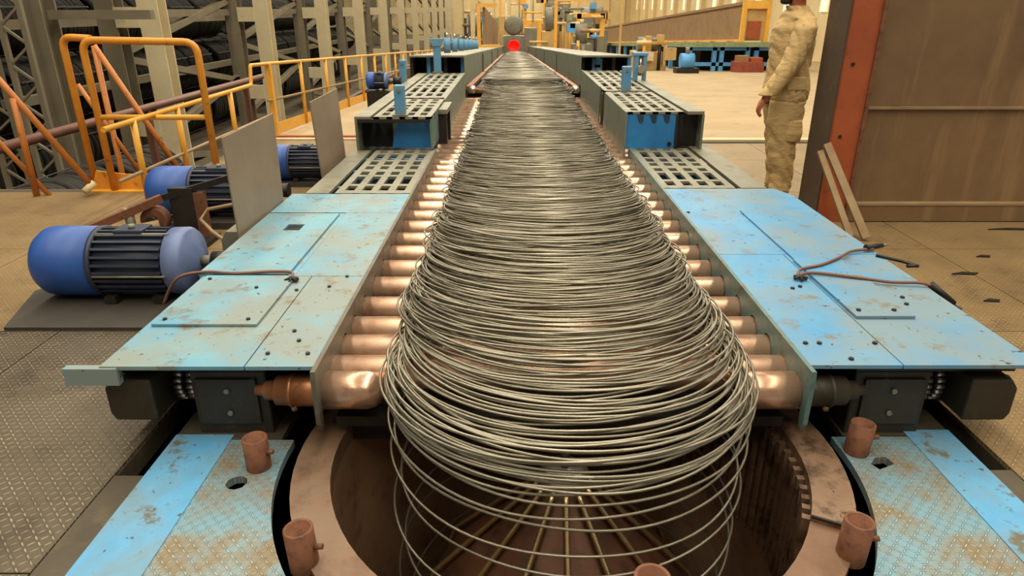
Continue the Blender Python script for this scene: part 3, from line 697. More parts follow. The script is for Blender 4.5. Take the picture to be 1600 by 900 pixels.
# ================================================================== CABLES
def cable(pts, r, label, mat='cable'):
    P = [Vector(p) for p in pts]; q = []
    for i in range(len(P) - 1):
        p0, p1, p2, p3 = P[max(i - 1, 0)], P[i], P[i + 1], P[min(i + 2, len(P) - 1)]
        for k in range(6):
            u = k / 6; q.append(.5 * ((2 * p1) + (p2 - p0) * u + (2 * p0 - 5 * p1 + 4 * p2 - p3) * u * u + (3 * p1 - p0 - 3 * p2 + p3) * u ** 3))
    q.append(P[-1]); tag(MB().tube(q, r, 6).build('cable', mat), label, 'cable')
cable([(-.985, 2.80, .345), (-1.0, 2.865, .35), (-1.10, 2.875, .35), (-1.25, 2.86, .347), (-1.40, 2.88, .346), (-1.52, 2.86, .32), (-1.60, 2.86, .20)], .007, 'reddish cable lying across the left blue table')
cable([(1.27, 2.83, .342), (1.30, 2.90, .35), (1.42, 2.96, .351), (1.55, 3.06, .352), (1.66, 3.17, .345), (1.78, 3.20, .345)], .007, 'reddish cable on the right blue table, rear of the two')
cable([(1.27, 2.83, .350), (1.34, 2.85, .354), (1.50, 2.80, .352), (1.64, 2.76, .345), (1.78, 2.74, .345), (1.86, 2.71, .30)], .007, 'reddish cable on the right blue table, front of the two')
def plug(p, q, label):
    t_ = thing('cable_plug', p, label, 'plug'); MB().cyl(p, q, .016, .011, 10).build('plug_body', 'rubber', t_)
    d = (Vector(q) - Vector(p)); MB().cyl(q, Vector(q) + d * .3, .006, n=6).build('pin', 'greyplate', t_)
plug((1.74, 3.20, .352), (1.84, 3.235, .352), 'black plug at the end of the rear cable')
plug((1.80, 2.735, .345), (1.90, 2.70, .27), 'black plug at the end of the front cable')
tag(MB().tube([(1.76, 3.13, .337), (1.84, 3.05, .337), (1.88, 2.98, .337), (1.83, 2.98, .337)], .008, 6).build('bent_rod', 'rubber'), 'black bent rod lying on the right table edge', 'rod')
for (x, y, z, nm) in ((-.98, 2.80, .334, 'dark knot of wire at the end of the left red cable'), (1.27, 2.82, .334, 'dark knot of wire where the two right cables meet')):
    m = MB(); 
    for k in range(4):
        a = k * 1.1; m.tube([(x + .03 * math.cos(a), y + .03 * math.sin(a), z + .005), (x, y, z + .018), (x - .03 * math.cos(a + .4), y - .03 * math.sin(a + .4), z + .005)], .006, 5)
    tag(m.build('wire_knot', 'rubber'), nm, 'knot')

# ================================================================== YELLOW RAILS
def rounded(pts, r=.08, n=5):
    P = [Vector(p) for p in pts]; out = [P[0]]
    for i in range(1, len(P) - 1):
        a = (P[i - 1] - P[i]).normalized() * r; b = (P[i + 1] - P[i]).normalized() * r
        for k in range(n + 1):
            u = k / n; out.append((P[i] + a) * (1 - u) ** 2 + P[i] * 2 * u * (1 - u) + (P[i] + b) * u * u)
    out.append(P[-1]); return out
g = thing('stair_gate', (-3.0, 5.75, 0), 'orange-yellow tubular gate hoops standing on an orange kick plate', 'gate')
MB().tube(rounded([(-3.40, 5.70, .02), (-3.40, 5.70, 1.215), (-2.50, 5.70, 1.20), (-2.50, 5.70, .02)], .1), .028, 12).build('hoop', 'orange', g)
MB().tube(rounded([(-3.60, 5.78, .02), (-3.60, 5.78, 1.235), (-3.34, 5.73, 1.225)], .09), .028, 12).build('hoop', 'orange', g)
MB().cyl((-3.40, 5.70, .62), (-2.50, 5.70, .62), .022, n=10).build('cross_bar', 'yellow', g)
MB().prism([(-3.62, .0), (-2.48, .0), (-2.50, .15), (-3.3, .14), (-3.55, .17)], XZY, 5.74, 5.755).build('kick_plate', 'orange', g)
MB().box(-3.62, -2.48, 5.66, 5.74, .0, .012).build('sill', 'yellow', g)
def bars(name, label, mat, items, loc, cat='handrail', r=.022):
    t_ = thing(name, loc, label, cat)
    for nm, p, q in items: MB().cyl(p, q, r if nm != 'mid_rail' else r * .8, n=10).build(nm, mat, t_)
    return t_
bars('stair_rail', 'orange stair handrail sloping down at the left edge of the picture', 'orange_d', (
    ('top_rail', (-4.35, 5.55, 1.45), (-3.52, 5.58, .09)), ('mid_rail', (-4.60, 5.55, 1.1), (-3.86, 5.58, -.04)),
    ('post', (-3.95, 5.55, .79), (-3.97, 5.55, 0)), ('post', (-4.40, 5.55, 1.5), (-4.40, 5.55, .0))), (-3.9, 5.56, 0), r=.026)
bars('stair_rail', 'orange sloping brace rails behind the gate hoops', 'orange_d', (
    ('top_rail', (-3.83, 6.6, 1.13), (-3.2, 6.6, -.15)), ('mid_rail', (-4.06, 6.6, .79), (-3.6, 6.6, -.15)), ('post', (-3.83, 6.6, 1.13), (-3.83, 6.6, -1.6)),), (-3.6, 6.6, -1.6), r=.026)
tag(MB().cyl((-3.55, 5.52, .04), (-3.50, 5.60, .10), .03, n=8).build('rail_foot', 'edge'), 'pale block at the foot of the orange stair rail', 'block')
hr = thing('handrail', (-2.94, 9, 0), 'long yellow handrail running away along the left side of the line', 'handrail')
MB().tube(rounded([(-2.94, 4.95, .64), (-2.94, 7.93, .65), (-2.94, 7.98, .855), (-2.94, 8.6, .83), (-2.94, 27, sl(27, .84))], .03), .021, 10).build('top_rail', 'yellow', hr)
MB().cyl((-2.94, 5.0, .25), (-2.94, 8.4, .25), .015, n=8).build('mid_rail', 'batten', hr)
MB().cyl((-2.94, 8.4, .42), (-2.94, 27, sl(27, .42)), .016, n=8).build('mid_rail', 'batten', hr)
for y in (5.36, 6.1, 7.3): MB().cyl((-2.94, y, 0), (-2.94, y, .645), .025, n=10).build('post', 'yellow', hr)
MB().box(-2.97, -2.91, 8.52, 8.60, -.0, .83).build('post', 'yellow', hr)
for i in range(13):
    y = 9.85 + i * 1.32; MB().cyl((-2.94, y, sl(y, 0)), (-2.94, y, sl(y, .83)), .026, n=8).build('post', 'yellow', hr)
MB().prism([(8.52, 0), (27, sl(27, 0)), (27, sl(27, .13)), (8.52, .13)], YZX, -2.955, -2.945).build('toe_board', 'yellow', hr)
tag(MB().cyl((-4.75, 5.6, .25), (-4.75, 13.4, .25), .05, n=10).box(-4.79, -4.71, 9, 9.08, -1.6, .21).box(-4.79, -4.71, 12.5, 12.58, -1.6, .21).build('brown_pipe', 'pipebrown'), 'brown pipe running behind the gate hoops and handrail, above the low bay', 'pipe')

# ================================================================== COLUMN ROW ON THE LEFT
def hsec(m, x, y, z0, z1, w, d, t_=.03):
    """H section: flanges across x at both y ends, web between"""
    m.box(x - w / 2, x + w / 2, y - d / 2, y - d / 2 + t_, z0, z1); m.box(x - w / 2, x + w / 2, y + d / 2 - t_, y + d / 2, z0, z1)
    m.box(x - t_ / 2, x + t_ / 2, y - d / 2 + t_, y + d / 2 - t_, z0, z1); return m
ORD = ['nearest', 'second', 'third', 'fourth', 'fifth', 'sixth', 'seventh', 'eighth', 'ninth', 'tenth', 'eleventh', 'twelfth']
yc = [12.4 + 5.45 * i for i in range(12)]
for i, y in enumerate(yc):
    t_ = thing('twin_column', (-6.25, y, -1.6), ORD[i] + ' beige twin column of the row behind the yellow handrail, counted from the camera', 'column', 'column row on the left')
    z1 = 6.0
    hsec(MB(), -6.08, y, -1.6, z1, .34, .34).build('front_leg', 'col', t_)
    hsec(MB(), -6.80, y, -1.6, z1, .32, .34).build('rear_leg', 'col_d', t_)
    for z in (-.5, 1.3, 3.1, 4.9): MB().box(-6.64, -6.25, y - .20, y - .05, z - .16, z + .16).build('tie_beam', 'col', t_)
for i in range(len(yc) - 1):
    y0, y1 = yc[i] + .25, yc[i + 1] - .25
    t_ = thing('bay_bracing', (-6.85, (y0 + y1) / 2, -1.6), 'K-shaped diagonal bracing in bay ' + ORD[i].replace('nearest', 'first') + ' of the column row', 'bracing', 'bracing of the column row')
    for zc in (-1.0, .75, 2.6):
        if zc > 0 or i < 3:
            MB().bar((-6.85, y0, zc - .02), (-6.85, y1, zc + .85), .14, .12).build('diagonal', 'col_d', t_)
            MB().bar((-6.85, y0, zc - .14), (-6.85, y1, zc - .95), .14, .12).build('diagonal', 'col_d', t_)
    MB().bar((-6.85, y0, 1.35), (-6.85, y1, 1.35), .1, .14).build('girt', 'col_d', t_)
t_ = thing('brown_column', (-6.6, 10.2, -1.6), 'thick brown-grey column at the far left behind the gate', 'column')
hsec(MB(), -6.6, 10.2, -1.6, 6, .34, .36).build('shaft', 'col_d', t_); MB().box(-6.85, -6.35, 9.95, 10.45, -1.6, -1.56).build('base_plate', 'dark', t_)
MB().box(-6.42, -5.0, 10.12, 10.24, 1.30, 1.42).build('girt', 'col_d', t_)
for (xa, xb, y, lab) in ((-6.56, -6.26, 9.35, 'slender grey lattice mast at the top left corner, right one of the two'), (-7.3, -6.98, 9.7, 'slender grey lattice mast at the left frame edge, left one of the two')):
    t_ = thing('lattice_mast', ((xa + xb) / 2, y, -1.6), lab, 'mast', 'lattice masts')
    for x in (xa, xb): MB().bar((x, y, -1.6), (x, y, 5), .06).build('chord', 'col_d', t_)
    for k in range(26):
        z = -1.4 + k * .24; a, b = ((xa, xb) if k % 2 else (xb, xa)); MB().bar((a, y, z), (b, y, z + .24), .03).build('lacing', 'col_d', t_)
# second, darker column row further back
for i in range(9):
    y = 13.5 + i * 6.2
    t_ = thing('rear_column', (-12, y, -1.6), ORD[i] + ' grey column of the dim row behind the stacked coils', 'column', 'rear column row')
    hsec(MB(), -12, y, -1.6, 7, .5, .5).build('shaft', 'col_d', t_); MB().box(-12.35, -11.65, y - .35, y + .35, -1.6, -1.55).build('base_plate', 'dark', t_)
# coils of wire rod stored between the rows
proto = None
def coil(x, y, z):
    global proto
    if proto is None:
        proto = thing('stored_coil', (0, 0, 0), 'dark coil of wire rod stacked in the dim bay behind the columns', 'coil', 'stored coils in the left bay')
        m = MB()
        for k in range(13):
            rr = .47 + random.uniform(-.03, .03); yy = -.6 + k * .1; n = 22; ph = random.uniform(0, 6)
            m.tube([(rr * math.cos(2 * PI * j / n), yy + .03 * math.sin(4 * PI * j / n + ph), rr * math.sin(2 * PI * j / n)) for j in range(n)], .055, 5, closed=True)
        m.build('wire_body', 'coil', proto)
        for k in range(4):
            a = k * PI / 2 + .5; c_, s_ = math.cos(a), math.sin(a)
            MB().bar((.55 * c_, -.66, .55 * s_), (.55 * c_, .66, .55 * s_), .03, .012, up=(c_, 0, s_)).build('tie_strap', 'dark', proto)
        r = proto
    else: r = copy_tree(proto)
    r.location = (x, y, z)
for row, x in enumerate((-8.6, -9.95)):
    for k in range(17):
        for lv in range(4 if row else 3):
            if random.random() < .10 and lv > 1: continue
            coil(x + (.3 if lv % 2 else 0) + random.uniform(-.05, .05), 10.3 + k * 1.55 + random.uniform(-.1, .1), -1.04 + lv * 1.12)
for (x, y) in ((-5.5, 7.1), (-5.75, 8.5), (-5.6, 9.95), (-7.0, 8.0), (-7.2, 6.5)): coil(x, y, -1.04)
# storage rack beams over the coils
for lv, z in enumerate((.0, 1.12, 2.24, 3.36)):
    tag(MB().box(-7.75, -7.6, 10.6, 60, z + .02, z + .16).build('rack_beam', 'col_d'), ('lowest', 'second', 'third', 'topmost')[lv] + ' long grey beam running in front of the stacked coils', 'beam', 'rack beams')
# hall lamp far left
t_ = thing('hall_lamp', (-11.2, 25, 2.4), 'small bright lamp glowing among the dark coils at upper left', 'lamp')
M['lamp'] = plain('lamp_glass', 'fff2d8', .3, 0, 'ffe9c0', 14)
MB().sphere((-7.45, 18.2, 1.42), .07, 12).build('bulb', 'lamp', t_); MB().cyl((-7.45, 18.2, 1.47), (-7.45, 18.2, 3.36), .02, n=8).build('stem', 'dark', t_)
t_.location = (-7.45, 18.2, 1.35)
for c in t_.children: c.location = Vector((-11.2, 25, 2.4)) - Vector((-7.45, 18.2, 1.35))

# ================================================================== RIGHT: SCREEN, COLUMN, BOARDS
t_ = thing('steel_column', (2.3, 4.95, 0), 'red-oxide steel column standing beside the brown sheet screen', 'column')
MB().box(2.215, 2.40, 4.80, 4.83, 0, 3.2).build('front_flange', 'redox', t_); MB().box(2.40, 2.425, 4.785, 4.84, 0, 3.2).build('edge_angle', 'rust', t_)
MB().box(2.205, 2.22, 4.83, 5.16, 0, 3.2).build('side_plate', 'brown_side', t_); MB().box(2.22, 2.42, 5.13, 5.16, 0, 3.2).build('rear_flange', 'brown_side', t_)
for z in (.62, 1.1): MB().cyl((2.27, 4.80, z), (2.27, 4.792, z), .012, n=8).build('bolt', 'dark', t_)
t_ = thing('sheet_screen', (4.2, 4.88, 0), 'large stained brown sheet screen at the right, with two pale horizontal strips', 'screen')
for (z0, z1) in ((.135, .80), (.82, 3.2)): MB().box(2.43, 6.2, 4.86, 4.88, z0, z1).build('sheet_panel', 'panel', t_)
MB().box(2.43, 6.2, 4.80, 4.86, .008, .125).build('bottom_sheet', 'panel', t_)
MB().box(2.43, 6.2, 4.835, 4.88, .80, .818).build('edge_strip', 'batten', t_); MB().box(2.43, 6.2, 4.795, 4.88, .125, .140).build('edge_strip', 'batten', t_)
for x in (2.6, 3.9, 5.2): MB().box(x, x + .08, 4.885, 5.0, 0, 3.0).build('rear_post', 'brown_side', t_)
def board(p, q, w, th, label):
    o = MB().bar(p, q, w, th, up=(0, 1, 0)).build('leaning_board', 'plank'); tag(o, label, 'board', 'boards leaning on the column')
board((2.36, 4.36, .02), (2.16, 4.74, .58), .05, .03, 'weathered board leaning on the red column, right one of the pair')
board((2.27, 4.40, .02), (2.12, 4.74, .53), .04, .03, 'weathered board leaning on the red column, left one of the pair')
for (x, y, r, nm) in ((3.5, 4.62, .10, 'black scrap strip at the foot of the brown screen'), (2.95, 4.05, .03, 'small dark scrap on the tread plates below the screen'), (2.65, 3.75, .05, 'dark streak of scrap on the tread plates beside the right table'), (2.9, 3.3, .05, 'dark scrap on the tread plates at the right picture edge'), (2.55, 3.35, .03, 'tiny dark scrap between table and right picture edge')):
    tag(MB().prism([(x - r * 1.6, y - .01), (x + r, y - .02), (x + r * 1.7, y + .005), (x, y + .02)], XYZ, 0, .008).build('metal_scrap', 'dark'), nm, 'scrap')
tag(MB().bar((1.81, 3.02, .01), (1.86, 2.85, .01), .05, .02).build('pale_strip', 'edge'), 'pale strip on the floor at the edge of the right table', 'strip')

# ================================================================== WORKER
def skin_mesh(name, verts, edges, radii, mat, parent=None, root=0, sub=2):
    me = bpy.data.meshes.new(name); me.from_pydata([Vector(v) for v in verts], edges, []); me.materials.append(M[mat])
    o = bpy.data.objects.new(name, me); COL.objects.link(o)
    if parent: o.parent = parent
    md = o.modifiers.new('skin', 'SKIN'); md.use_smooth_shade = True
    d = me.skin_vertices[0].data
    for i, r in enumerate(radii): d[i].radius = r if isinstance(r, tuple) else (r, r)
    for i in range(len(verts)): d[i].use_root = (i == root)
    s_ = o.modifiers.new('sub', 'SUBSURF'); s_.levels = sub; s_.render_levels = sub
    return o
# figure faces -x; local origin between the feet
V = [(0, 0, .88), (.0, 0, 1.05), (.015, 0, 1.25), (.02, 0, 1.38), (.005, 0, 1.46), (-.02, 0, 1.54), (-.025, 0, 1.62), (-.02, 0, 1.68),
     (0, -.09, .86), (-.005, -.10, .48), (.02, -.10, .09), (-.10, -.12, .035),
     (0, .09, .86), (.03, .10, .48), (.06, .10, .09), (-.06, .12, .035),
     (.02, -.17, 1.33), (-.075, -.245, 1.07), (-.205, -.225, .87), (-.235, -.225, .80),
     (.02, .17, 1.33), (.03, .24, 1.07), (.005, .225, .87), (-.005, .225, .80)]
E_ = [(0, 1), (1, 2), (2, 3), (3, 4), (4, 5), (5, 6), (6, 7), (0, 8), (8, 9), (9, 10), (10, 11), (0, 12), (12, 13), (13, 14), (14, 15), (3, 16), (16, 17), (17, 18), (18, 19), (3, 20), (20, 21), (21, 22), (22, 23)]
R_ = [.10, .09, (.09, .10), .08, .052, .075, .092, .06, .085, .055, .04, .035, .085, .055, .04, .035, .035, .04, .03, .034, .035, .04, .03, .034]
person = skin_mesh('person', V, E_, R_, 'skin')
person.location = (2.095, 5.45, 0)
tag(person, 'person in khaki jacket and trousers standing beside the line, facing the wire', 'person')
# fingers: five bent chains on each hand, part of the body figure
def hand(hx, hy, hz, s_):
    vs_, es, rs = [(hx, hy, hz + .03), (hx - .015, hy, hz - .02)], [(0, 1)], [.026, .032]
    for k, (dy, ln) in enumerate(((-.027, .075), (-.009, .085), (.009, .08), (.026, .062))):
        b = len(vs_); vs_ += [(hx - .03, hy + dy, hz - .045), (hx - .035, hy + dy, hz - .045 - ln * .45), (hx - .015, hy + dy, hz - .045 - ln * .8)]
        es += [(1, b), (b, b + 1), (b + 1, b + 2)]; rs += [.0105, .010, .009]
    b = len(vs_); vs_ += [(hx - .04, hy - .025 * s_, hz - .015), (hx - .052, hy - .03 * s_, hz - .045), (hx - .045, hy - .025 * s_, hz - .075)]; es += [(1, b), (b, b + 1), (b + 1, b + 2)]; rs += [.012, .011, .010]
    return skin_mesh('hand', vs_, es, rs, 'skin', person)
hand(-.235, -.225, .805, 1); hand(-.005, .225, .805, -1)
from mathutils import noise as mn
def loft(m, rings, n=28, fold=.0, fs=9.0):
    """closed skin through elliptical rings (centre, rx, ry); folds pushed in and out by smooth noise"""
    P = []
    for i in range(len(rings) - 1):
        for k in range(7):
            u2 = k / 7
            (c0, a0, b0), (c1, a1, b1) = rings[i], rings[i + 1]
            P.append((Vector(c0).lerp(Vector(c1), u2), a0 + (a1 - a0) * u2, b0 + (b1 - b0) * u2))
    P.append((Vector(rings[-1][0]), rings[-1][1], rings[-1][2]))
    v = []
    for i, (c, rx, ry) in enumerate(P):
        for k in range(n):
            g = 2 * PI * k / n; q = Vector((rx * math.cos(g), ry * math.sin(g), 0))
            nz = mn.noise(Vector((q.x * fs * .5 + c.x * 5, q.y * fs * .5, c.z * fs * 1.0 + q.x * fs * 1.3 + 3.1)))
            nw = mn.noise(Vector((q.x * 4 + 7, q.y * 4, c.z * 5)))
            w = fold * (.45 * nw - .95 * max(0, 1 - abs(nz) * 5.5))
            v.append(c + q * (1 + w / max(rx, ry)))
    f = [(i * n + k, i * n + (k + 1) % n, (i + 1) * n + (k + 1) % n, (i + 1) * n + k) for i in range(len(P) - 1) for k in range(n)]
    o = len(m.v); m.add(v, f, True)
    m.f += [tuple(o + k for k in reversed(range(n))), tuple(o + (len(P) - 1) * n + k for k in range(n))]; m.sm += [False, False]
    return m
OFF['person'] = Vector()
jm = MB()
loft(jm, [((0, 0, .79), .150, .205), ((0, 0, .81), .160, .215), ((0, 0, .88), .165, .215), ((0, 0, .97), .152, .20), ((-.005, 0, 1.08), .152, .195), ((0, 0, 1.20), .158, .20), ((.005, 0, 1.31), .15, .205), ((.01, 0, 1.38), .125, .185), ((.005, 0, 1.43), .09, .12), ((-.005, 0, 1.465), .078, .085)], 56, .022, 9)
def sleeve(pts, rad): loft(jm, [(p, r, r) for p, r in zip(pts, rad)], 36, .016, 12)
sleeve([(.015, -.16, 1.39), (.005, -.215, 1.32), (-.03, -.235, 1.20), (-.075, -.245, 1.08), (-.115, -.24, 1.0), (-.175, -.23, .91), (-.215, -.225, .85)], [.07, .088, .085, .08, .08, .072, .064])
sleeve([(.015, .16, 1.39), (.01, .215, 1.32), (.02, .235, 1.20), (.03, .245, 1.08), (.025, .24, 1.0), (.01, .23, .91), (.0, .225, .85)], [.07, .088, .085, .08, .08, .072, .064])
jk = jm.build('jacket', 'cloth', person)
pk = MB().box(-.07, .06, -.222, -.196, .88, .98); pk.build('pocket_flap', 'cloth', jk, bevel=.012)
tm = MB()
loft(tm, [((0, 0, .76), .14, .175), ((0, 0, .84), .145, .19), ((0, 0, .92), .13, .17)], 28, .01)
for (yy, x1, x2) in ((-.095, -.01, .02), (.095, .03, .065)):
    loft(tm, [((x2 - .005, yy, .075), .085, .075), ((x2, yy, .11), .10, .085), ((x2, yy, .20), .092, .082), (((x1 + x2) / 2, yy, .36), .105, .09), ((x1, yy, .50), .115, .098), ((x1, yy, .64), .13, .105), ((0, yy, .80), .138, .108)], 40, .020, 11)
tm.build('trousers', 'cloth', person)
bm_ = loft(MB(), [((0, 0, .765), .147, .196), ((0, 0, .79), .148, .198)], 28, 0); bm_.build('belt', 'boot', person)
loft(MB(), [((.03, -.165, .50), .075, .035), ((.03, -.175, .56), .08, .035), ((.03, -.165, .66), .07, .035)], 16, .004).build('thigh_pocket', 'cloth', person)
for (bx, by) in ((.02, -.10), (.06, .10)):
    skin_mesh('boot', [(bx + .02, by, .14), (bx + .02, by, .05), (bx - .07, by, .045), (bx - .15, by, .04)], [(0, 1), (1, 2), (2, 3)], [.06, .058, .05, .042], 'boot', person, 1)
skin_mesh('hair', [(.02, 0, 1.585), (.0, 0, 1.66), (-.03, 0, 1.695)], [(0, 1), (1, 2)], [.085, .10, .075], 'hair', person, 1)
skin_mesh('beard', [(-.085, 0, 1.465), (-.09, 0, 1.53)], [(0, 1)], [.052, .058], 'hair', person, 0)
skin_mesh('scarf', [(-.01, 0, 1.435), (-.02, 0, 1.485)], [(0, 1)], [.075, .07], 'scarf', person, 0)
for s_ in (-1, 1):
    MB().sphere((-.112, s_ * .035, 1.60), .014, 8).build('eye', 'edge', person); MB().sphere((-.01, s_ * .098, 1.585), .028, 8, 1.3).build('ear', 'skin', person)
MB().sphere((-.135, 0, 1.57), .018, 8, 1.5).build('nose', 'skin', person)

# ================================================================== SECOND LINE ON THE RIGHT
ln = thing('second_line', (9.8, 30, fz(30)), 'green-topped second line on blue frames at the back right', 'conveyor')
a, b = 29.0, 85
MB().prism([(a, sl(a, .93)), (b, sl(b, .93)), (b, sl(b, 1.12)), (a, sl(a, 1.12))], YZX, 7.0, 11.8).build('deck', 'green', ln)
MB().prism([(a + 1.5, sl(a, 0)), (b, sl(b, 0)), (b, sl(b, .93)), (a + 1.5, sl(a, .93))], YZX, 7.9, 11.6).build('under_deck_shade', 'black', ln)  # black block added for the shade beneath the deck
for k in range(9):
    y = 29.2 + k * 3.4
    for x in (7.05, 8.05, 8.35, 9.4, 9.75, 11.6): 
        if k and x > 8.2: continue
        MB().box(x, x + .17, y, y + .17, sl(y, 0), sl(y, .93)).build('leg', 'standblue', ln)
for (x0, x1) in ((8.05, 9.5), (9.75, 11.7), (7.05, 8.1)):
    MB().box(x0, x1, 29.2, 29.35, sl(29.2, .20), sl(29.2, .34)).build('cross_rail', 'standblue', ln); MB().box(x0, x1, 29.2, 29.35, sl(29.2, .80), sl(29.2, .93)).build('cross_rail', 'standblue', ln)
hd = thing('hood', (9.4, 31, sl(31, 1.25)), 'long brown hood with yellow end frame above the second line', 'hood')
hy0, hy1 = 30.0, 84.0
zz0, zz1 = 1.18, 2.55
MB().prism([(hy0, sl(hy0, zz0)), (hy1, sl(hy1, zz0)), (hy1, sl(hy1, zz1)), (hy0, sl(hy0, zz1))], YZX, 9.35, 9.42).build('side_sheet', 'hood', hd)
MB().prism([(hy0, sl(hy0, zz1)), (hy1, sl(hy1, zz1)), (hy1, sl(hy1, zz1 + .12)), (hy0, sl(hy0, zz1 + .12))], YZX, 9.28, 10.4).build('top_flange', 'hood', hd)
MB().prism([(hy0, sl(hy0, zz0 - .05)), (hy1, sl(hy1, zz0 - .05)), (hy1, sl(hy1, zz0 + .05)), (hy0, sl(hy0, zz0 + .05))], YZX, 9.22, 9.36).build('bottom_flange', 'hood_y', hd)
for x in (9.28, 10.25): MB().box(x, x + .16, hy0 - .2, hy0, sl(hy0, zz0 - .05), sl(hy0, zz1 + .15)).build('frame_post', 'hood_y', hd)
MB().box(9.44, 10.25, hy0 - .2, hy0, sl(hy0, zz1 - .15), sl(hy0, zz1 + .15)).build('frame_rail', 'hood_y', hd)
MB().box(9.44, 10.25, hy0 - .05, hy0, sl(hy0, zz0), sl(hy0, zz1 - .15)).build('end_sheet', 'machine_t', hd)
MB().box(9.55, 10.1, hy0 - .12, hy0 - .06, sl(hy0, zz0 + .05), sl(hy0, zz0 + .75)).build('end_door', 'redox', hd)
for i in range(12):
    y = 30.4 + i * 2.6
    MB().box(9.1, 9.3, y, y + .9, sl(y, 1.121), sl(y, 1.128) ).build('slot', 'dark', hd)
t_ = thing('red_box', (9.2, 28.2, fz(28.2)), 'dull red crate with pink bundle in front of the second line', 'crate')
MB().box(8.65, 9.75, 27.9, 28.6, fz(28.2), fz(28.2) + .40).build('crate_body', 'redcrate', t_); MB().box(8.75, 9.15, 28.0, 28.5, fz(28.2) + .40, fz(28.2) + .62).build('bundle', 'hood', t_)
MB().box(9.25, 9.7, 28.0, 28.5, fz(28.2) + .40, fz(28.2) + .55).build('bundle', 'redox', t_)
t_ = thing('blue_pump', (6.5, 27.4, fz(27.4)), 'small blue pump set left of the blue frames', 'pump')
MB().cyl((6.3, 27.2, fz(27.4) + .45), (6.8, 27.2, fz(27.4) + .45), .28, n=18).build('pump_body', 'standblue', t_); MB().box(6.15, 7.0, 27.0, 27.6, fz(27.4), fz(27.4) + .2).build('base', 'dark', t_); MB().cyl((6.55, 27.2, fz(27.4) + .7), (6.55, 27.2, fz(27.4) + .95), .08, n=10).build('outlet', 'greyplate', t_)
# open hood on the left of the line
h2 = thing('hood', (-1.0, 33, sl(33, .9)), 'upright brown hood with yellow frame standing left of the far conveyor', 'hood')
MB().box(-1.66, -1.50, 32.8, 33.0, sl(33, .9), sl(33, 2.75)).build('frame_post', 'hood_y', h2); MB().box(-1.50, -.75, 32.8, 33.0, sl(33, 2.6), sl(33, 2.75)).build('frame_rail', 'hood_y', h2); MB().box(-1.50, -.62, 32.8, 33.0, sl(33, .9), sl(33, 1.02)).build('frame_rail', 'hood_y', h2)
MB().box(-1.95, -1.75, 32.9, 33.0, sl(33, .9), sl(33, 2.7)).build('frame_post', 'edge', h2)
MB().prism([(33.02, sl(33, .92)), (60, sl(60, .92)), (60, sl(60, 2.6)), (33.02, sl(33, 2.6))], YZX, -1.4, -1.3).build('side_sheet', 'hood', h2)
# laying head with the glowing wire
lh = thing('laying_head', (AX, 47, fz(47)), 'dark round laying head at the far end of the conveyor', 'machine')
y = 47; zc = sl(y, 1.6)
MB().lathe((-.02, y + 1.4, zc + .55), (0, -1, 0), [(0, .3), (0, .55), (.8, .62), (.9, .45), (.9, .001)], 24).build('rotor_housing', 'machine', lh)
MB().box(-.7, .7, y + .4, y + 2.2, fz(y), zc - .1).build('stand', 'machine', lh); MB().box(.7, 1.5, y + .3, y + 1.8, fz(y), zc + .4).build('gear_case', 'machine', lh)
hotw = MB()
for k in range(12):
    n = 24; hotw.tube([(.0 + (.36 - .028 * k) * math.cos(2 * PI * j / n), 46.3 + k * .06, sl(46, .92) + (.33 - .026 * k) * math.sin(2 * PI * j / n)) for j in range(n)], .035, 5, closed=True)
tag(hotw.build('hot_wire_loops', 'hot'), 'glowing red-hot wire loops at the far end of the line', 'wire')
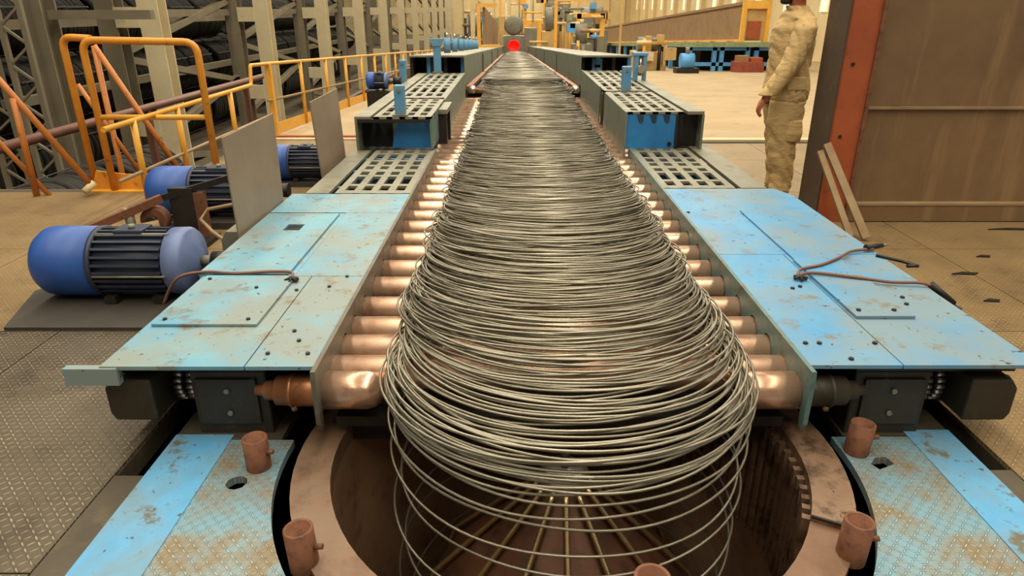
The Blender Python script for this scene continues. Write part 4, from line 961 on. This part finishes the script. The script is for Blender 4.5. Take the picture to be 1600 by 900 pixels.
# clutter of mill equipment at the back
def far_machine(x, y, w, h, mat, label, kind):
    z = fz(y); t_ = thing('mill_machine', (x, y, z), label, 'machine', 'far mill equipment')
    MB().box(x - w / 2, x + w / 2, y, y + w, z, z + h * .55).build('base', mat, t_, bevel=.03)
    if kind == 0:
        MB().cyl((x - w * .35, y + w * .4, z + h * .75), (x + w * .35, y + w * .4, z + h * .75), h * .22, n=16).build('drum', 'machine', t_); MB().box(x - w * .1, x + w * .1, y + .1, y + .5, z + h * .55, z + h).build('column', mat, t_)
    elif kind == 1:
        for s_ in (-1, 1): MB().box(x + s_ * w * .4 - .12, x + s_ * w * .4 + .12, y, y + .3, z + h * .55, z + h).build('frame_post', 'hood_y', t_)
        MB().box(x - w * .5, x + w * .5, y, y + .3, z + h * .9, z + h).build('frame_rail', 'hood_y', t_)
    else:
        MB().cyl((x, y + w * .5, z + h * .55), (x, y + w * .5, z + h), w * .3, n=16).build('tank', 'machine', t_); MB().cyl((x, y + w * .5, z + h), (x, y + w * .5, z + h * 1.1), w * .1, n=10).build('neck', 'edge', t_)
    rnd = random.Random(int(x * 100 + y * 7))
    for k in range(9):
        px = x + rnd.uniform(-.75, .75) * w; pz = z + h * rnd.uniform(.3, 1.0); ww = w * rnd.uniform(.08, .22); mt = rnd.choice(['machine', 'machine_t', 'hood_y', 'edge', 'hood', 'machine', 'edge', 'green', 'dark', 'machine_t', 'standblue'])
        if k < 3: MB().cyl((px, y - .12, z), (px, y - .12, pz), .07, n=8).build('pipe', mt, t_)
        elif k < 6: MB().cyl((px - ww * 2, y - .2, pz), (px + ww * 2, y - .2, pz), .08, n=8).build('pipe', mt, t_)
        else: MB().box(px - ww, px + ww, y - .3, y - .05, pz - ww, pz + ww).build('valve_box', mt, t_)
specs = [(2.4, 44, 1.4, 3.2, 'machine_t', 'tan machine base with a drum right of the laying head', 0), (4.2, 40, 1.6, 2.6, 'machine', 'grey machine with yellow frame right of the far conveyor', 1),
         (3.2, 56, 2.0, 4.6, 'machine_t', 'tan machine with round tank behind the yellow frame', 2), (5.6, 52, 2.2, 3.6, 'machine', 'grey machine with a drum near the far end of the brown hood', 0),
         (1.9, 66, 2.2, 5.6, 'hood_y', 'tall yellow machine block behind the laying head', 1), (4.4, 66, 2.0, 4.8, 'machine_t', 'tan machine with tank far down the right side', 2),
         (-2.2, 40, .6, 2.7, 'machine_t', 'tan machine with drum left of the upright hood', 0), (-2.35, 50, .8, 3.6, 'machine', 'grey machine with tank further back left of the conveyor', 2),
         (4.6, 74, 3.0, 6.4, 'machine_t', 'broad tan machine block at the back of the hall', 0), (-.2, 76, 3.0, 6.8, 'machine_t', 'broad tan machine with yellow frame at the end of the line', 1),
         (3.1, 33, .9, 1.9, 'machine', 'small grey pump with tank beside the far conveyor', 2), (5.6, 30, 1.2, 1.35, 'machine_t', 'low tan machine beside the far conveyor deck', 0)]
for s_ in specs: far_machine(*s_)
t_ = thing('yellow_mast', (2.05, 36, fz(36)), 'slim yellow mast with short arm right of the far conveyor', 'mast')
MB().box(1.98, 2.14, 36, 36.16, fz(36), fz(36) + 3.6).build('post', 'hood_y', t_); MB().box(2.14, 3.4, 36, 36.16, fz(36) + 3.0, fz(36) + 3.2).build('arm', 'hood_y', t_)
t_ = thing('yellow_mast', (3.9, 26.5, fz(26.5)), 'thin pale mast standing left of the brown hood', 'mast')
MB().box(4.35, 4.43, 30, 30.08, fz(30), fz(30) + 2.9).build('post', 'machine_t', t_); MB().box(4.2, 4.6, 29.9, 30.2, fz(30), fz(30) + .06).build('foot', 'machine_t', t_)
